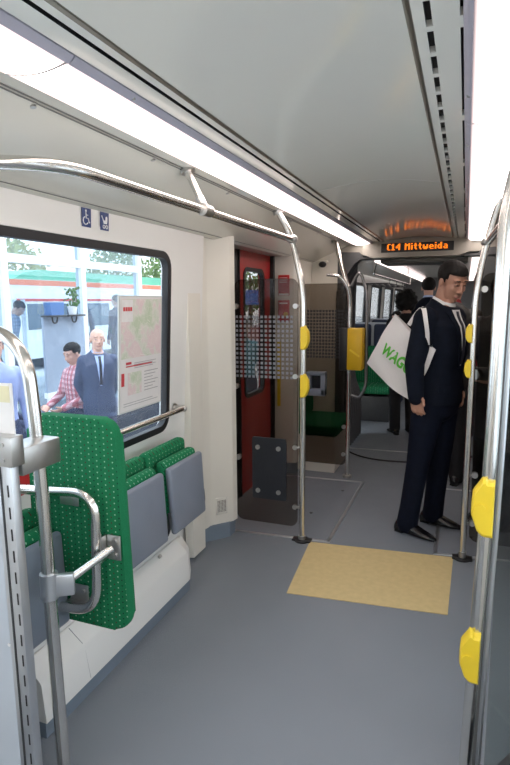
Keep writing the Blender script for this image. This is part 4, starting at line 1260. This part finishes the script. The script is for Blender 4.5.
# ------------------------------------------------------------------ outside
GZ = -.42
struct(MB().bx(-60, -1.72, -20, 70, GZ - .1, GZ).obj('ground', pmat('paving', (.46, .46, .46), .8, var=.06, scale=3)))
struct(MB().bx(.88, 40, -20, 70, GZ - .1, GZ).obj('ground_right', pmat('paving_right', (.46, .45, .44), .8, var=.06, scale=3)))
struct(MB().bx(-1.75, .88, YB, YE, -.25, -.07).obj('trim_21', DARKG))
pav = thing('glass_pavilion', 'white-framed glass pavilion facing the tram window', 'building', (-6, 6.6, GZ))
PW = pmat('pavilion_white', (.78, .80, .82), .4, var=.02)
def PB(x0, x1, y0, y1, z0, z1): return MB().bx(x0 + 6, x1 + 6, y0 - 6.6, y1 - 6.6, z0 - GZ, z1 - GZ)
for yy in (2.6, 4.27, 5.93, 7.60, 9.30): PB(-6.06, -5.94, yy - .055, yy + .055, GZ, 3.6).obj('post', PW, pav)
PB(-6.05, -5.95, 2.6, 9.3, 2.12, 2.24).obj('cross_beam', PW, pav); PB(-6.05, -5.95, 2.6, 9.3, 3.5, 3.62).obj('cross_beam', PW, pav); PB(-6.05, -5.95, 2.6, 9.3, GZ, GZ + .14).obj('cross_beam', PW, pav)
for a, b in ((2.66, 4.21), (4.33, 5.87), (5.99, 7.54), (7.66, 9.24)):
    PB(-6.005, -5.995, a, b, GZ + .14, 2.12).obj('glass_panel', GLASSP, pav); PB(-6.005, -5.995, a, b, 2.24, 3.5).obj('glass_panel', GLASSP, pav)
for yy in (7.1, 8.15): PB(-8.6, -8.5, yy - .04, yy + .04, GZ, 3.4).obj('inner_post', pmat('post_grey', (.35, .40, .48), .5), pav)
for yy in (7.45, 7.78, 7.98): PB(-7.66, -7.60, yy - .03, yy + .03, GZ, 1.62).obj('inner_post', PW, pav)
PB(-10, -5.9, 2.5, 9.4, 3.62, 3.72).obj('roof', PW, pav)
t = thing('display_board', 'pale blue-grey display board in front of the pavilion', 'board', (-5.86, 6.93, GZ))
MB().bx(-.02, .02, -.44, .47, .62, 1.78).obj('board', pmat('board_blue_grey', (.30, .36, .45), .3, var=.05), t)
MB().bx(-.03, .03, -.46, .49, .54, .62).obj('lower_rail', PW, t)
for s in (-.40, .42): MB().bx(-.02, .02, s - .02, s + .02, 0, .55).obj('leg', PW, t)
for yy, nm in ((6.66, 'tray with the blue planter'), (7.10, 'tray with the potted plant')):
    t = thing('shelf_tray', 'small black shelf ' + nm + ' on the board', 'shelf', (-5.84, yy, 1.37))
    MB().bx(-.02, .14, -.20, .20, -.03, .0, .01).obj('tray', BLACK, t); MB().tube([(.06, -.05, -.03), (.06, -.03, -.12), (.06, .05, -.12), (.06, .07, -.03)], .012, 8, .04).obj('hook', BLACK, t)
t = thing('planter', 'blue planter box on the left black shelf tray', 'planter', (-5.78, 6.66, 1.37))
MB().prism([(-.13, 0), (.13, 0), (.15, .19), (-.15, .19)], 'x', -.06, .07).obj('box', pmat('planter_blue', (.06, .15, .36), .5), t)
t = thing('potted_plant', 'small green plant in a white pot on the right black shelf tray', 'plant', (-5.78, 7.08, 1.37))
MB().tube([(0, 0, 0), (0, 0, .13)], [.055, .075], 16).obj('pot', SIGNW, t)
LEAF = foliage_mat('leaf_green', (.03, .09, .02), (.10, .20, .05))
m = MB()
for k in range(70):
    a = random.uniform(0, 2 * PI); h = random.uniform(.12, .42); r = random.uniform(.02, .11)
    m.ell((r * math.cos(a), r * math.sin(a), h), (.03, .012, .02), (random.random() * 3, random.random() * 3, a), 6, 4)
m.obj('foliage', LEAF, t)
t = thing('bench', 'long dark blue bench in front of the pavilion with people sitting on it', 'bench', (-4.3, 4.9, GZ))
MB().bx(-.22, .22, -1.9, 2.6, .58, .66, .02).obj('seat_board', pmat('bench_blue', (.03, .045, .10), .6), t)
MB().bx(-.18, .18, -1.85, 2.55, .0, .58).obj('plinth', pmat('bench_dark', (.03, .035, .055), .7), t)
PB(-10, -6.1, 2.55, 9.35, GZ, GZ + .40).obj('deck', pmat('deck_grey', (.30, .32, .35), .6), pav)

# the second tram, trees and stall farther off
t = thing('tram', 'white tram with green roof and orange-red stripe standing beyond the pavilion', 'tram', (-13, 16.4, GZ))
m = MB().prism(rrect(-4.5, 9.5, .35, 2.65, .25), 'x', -1.2, 1.2); m.obj('body', pmat('tram_white', (.80, .80, .78), .3), t)
m = MB().prism([(-4.35, 2.62), (9.4, 2.62), (9.2, 2.95), (-3.2, 2.95), (-3.9, 2.84)], 'x', -1.15, 1.15); m.obj('roof', pmat('roof_green', (.10, .42, .25), .5), t)
MB().bx(-1.21, 1.21, -4.48, 9.48, 2.48, 2.64).obj('stripe', pmat('stripe_orange', (.75, .16, .06), .4), t)
MB().bx(-1.21, 1.21, -4.3, 9.2, 2.02, 2.10).obj('stripe', pmat('stripe_red', (.6, .05, .05), .4), t)
for k in range(6): MB().bx(-1.212, 1.212, -3.9 + k * 2.2, -2.2 + k * 2.2, 1.2, 1.95).obj('window', pmat('tram_glass', (.10, .14, .18), .1), t)
for k in (-2.8, -1.2, 6, 7.8): MB().cyl((-1.1, k, .33), (1.1, k, .33), .33, 20).obj('wheel', DARKG, t)
def tree(x, y, h, r, label, a=(.05, .11, .025), b=(.20, .30, .08)):
    t = thing('tree', label, 'tree', (x, y, GZ), 0, 'trees beyond the pavilion')
    MB().tube([(0, 0, 0), (.06, 0, h * .4), (0, .05, h * .75)], [.16, .12, .05], 10).obj('trunk', pmat('bark', (.10, .075, .05), .9), t)
    mb = MB()
    for k in range(1700):
        d = V((random.gauss(0, 1), random.gauss(0, 1), random.gauss(0, 1))).normalized() * r * random.uniform(.45, 1) ** .6
        c = V((0, 0, h * .68)) + V((d.x, d.y, d.z * .95)); s = random.uniform(.08, .16) * r * .5
        u = V((random.gauss(0, 1), random.gauss(0, 1), random.gauss(0, 1))).normalized(); w = u.orthogonal().normalized()
        q = [c + u * s, c + w * s * .7, c - u * s, c - w * s * .7 + u.cross(w) * s * .3]
        mb.bm.faces.new([mb.bm.verts.new(p) for p in q])
    mb.obj('crown', foliage_mat('crown_green', a, b), t)
tree(-15.6, 28.3, 5.2, 1.9, 'light green tree right of the pavilion, seen past the map poster')
tree(-22, 31.5, 5.4, 2.2, 'green tree behind the second tram, left of the pale tree')
tree(-11, 28, 4.6, 1.9, 'green tree seen through the red door window')
tree(-19, 19.0, 4.6, 1.9, 'yellow-green tree behind the white tram roof', (.14, .18, .04), (.42, .42, .12))
t = thing('market_stall', 'stall with blue canopy seen through the red door window', 'stall', (-8.2, 20.8, GZ))
MB().prism([(-1.2, 1.85), (1.2, 1.85), (1.1, 2.4), (-1.1, 2.4)], 'y', -1.3, 1.3).obj('canopy', pmat('canopy_blue', (.10, .20, .55), .7), t)
for sx in (-1.1, 1.1):
    for sy_ in (-1.2, 1.2): MB().cyl((sx, sy_, 0), (sx, sy_, 1.9), .03, 8).obj('post', ALU, t)
MB().bx(-1.0, 1.0, -1.2, 1.2, 0, .95).obj('counter', pmat('counter_red', (.42, .12, .10), .6), t)

# people outside
person('bald man in blue-grey suit, light blue shirt and dark neck band standing outside the window', (-3.70, 4.9, GZ), -42, 1.69,
    dict(sh=(0, .16, 1.425), el=(-.09, .215, 1.16), wr=(-.10, .13, .95)), top=GREYSUIT, bottom=pmat('trousers_grey_blue', (.045, .06, .12), .8), skin=pmat('skin_pink', (.68, .40, .30), .5), style='fringe', hairm=HAIRW, shirt=SHIRTB, tie=TIEM, collar=SHIRTB)
SITB = dict(hz=.72, head=(.05, 0, 1.455), pitch=20, sh=(0, .17, 1.215), el=(.08, .23, .95), wr=(.30, .14, .86), knee=(.42, .10, .70), ankle=(.46, .11, .26))
person('person in red checked shirt and dark jeans sitting on the dark blue bench outside', (-4.12, 5.06, GZ), -105, 1.72, SITB, top=check_mat('red_check', (.50, .16, .18), (.66, .45, .48), (.24, .08, .12), .06), bottom=JEANS, skin=SKINL, coat='shirt', hairm=HAIRD, hem=-.10)
person('person in dark jeans and navy top sitting on the bench, left of the checked shirt', (-4.25, 3.95, GZ), 40, 1.68, dict(SITB, head=(.04, 0, 1.44)), top=JEANS, bottom=JEANS, coat='shirt', hem=-.10)
person('man in blue checked shirt bending his head inside the glass pavilion', (-6.70, 6.66, GZ + .40), 15, 1.64, dict(pitch=38, bend=[(0, 0), (.5, .08), (.7, .14)], head=(.22, 0, 1.62)), top=check_mat('blue_check', (.22, .30, .46), (.45, .52, .66), (.10, .14, .26), .06), bottom=JEANS, coat='shirt', hem=-.12)
person('person in lavender-blue shirt and dark trousers outside, behind the hairpin rail', (-4.0, 3.82 - .02, GZ), -30, 1.74, None, top=LAVSHIRT, bottom=JEANS, coat='shirt', hem=-.06, skin=SKINL).location = (-3.62, 3.42, GZ)
person('person in dark blue seen small through the pavilion glass, left of two', (-7.15, 8.95, GZ + .40), 150, 1.80, None, top=GREYSUIT, bottom=JEANS, coat='shirt')
person('person in dark blue seen small through the pavilion glass, right of two', (-6.68, 9.55, GZ + .40), 175, 1.72, None, top=JEANS, bottom=JEANS, coat='shirt')
person('person in teal shirt outside the red door', (-2.75, 6.75, GZ), -60, 1.74, None, top=pmat('shirt_teal', (.05, .32, .42), .7), bottom=JEANS, coat='shirt', hem=-.1)

# ------------------------------------------------------------------ light
w = bpy.data.worlds.new('sky'); scn.world = w; w.use_nodes = True
nt = w.node_tree
for n in list(nt.nodes): nt.nodes.remove(n)
o = nt.nodes.new('ShaderNodeOutputWorld'); bg = nt.nodes.new('ShaderNodeBackground')
tc = nt.nodes.new('ShaderNodeTexCoord'); sp = nt.nodes.new('ShaderNodeSeparateXYZ'); nt.links.new(tc.outputs['Generated'], sp.inputs[0])
rp = nt.nodes.new('ShaderNodeValToRGB'); nt.links.new(sp.outputs[2], rp.inputs[0])
e = rp.color_ramp.elements; e[0].position = 0; e[0].color = (1, .99, .97, 1); e[1].position = .8; e[1].color = (.84, .92, 1, 1)
nt.links.new(rp.outputs[0], bg.inputs[0]); bg.inputs[1].default_value = 3.0
nt.links.new(bg.outputs[0], o.inputs[0])
sl = bpy.data.lights.new('sun', 'SUN'); sl.energy = 4.0; sl.angle = math.radians(8); sl.color = (1, .96, .88)
so = bpy.data.objects.new('sun', sl); COL.objects.link(so)
so.rotation_euler = V((-.16, -.55, -1)).to_track_quat('-Z', 'Y').to_euler()

scn.cycles.max_bounces = 10; scn.cycles.diffuse_bounces = 5; scn.cycles.glossy_bounces = 5; scn.cycles.transparent_max_bounces = 16
scn.cycles.sample_clamp_indirect = 6
scn.view_settings.view_transform = 'Standard'; scn.view_settings.look = 'None'
scn.view_settings.gamma = 1; scn.view_settings.use_curve_mapping = False
scn.view_settings.exposure = 0.45
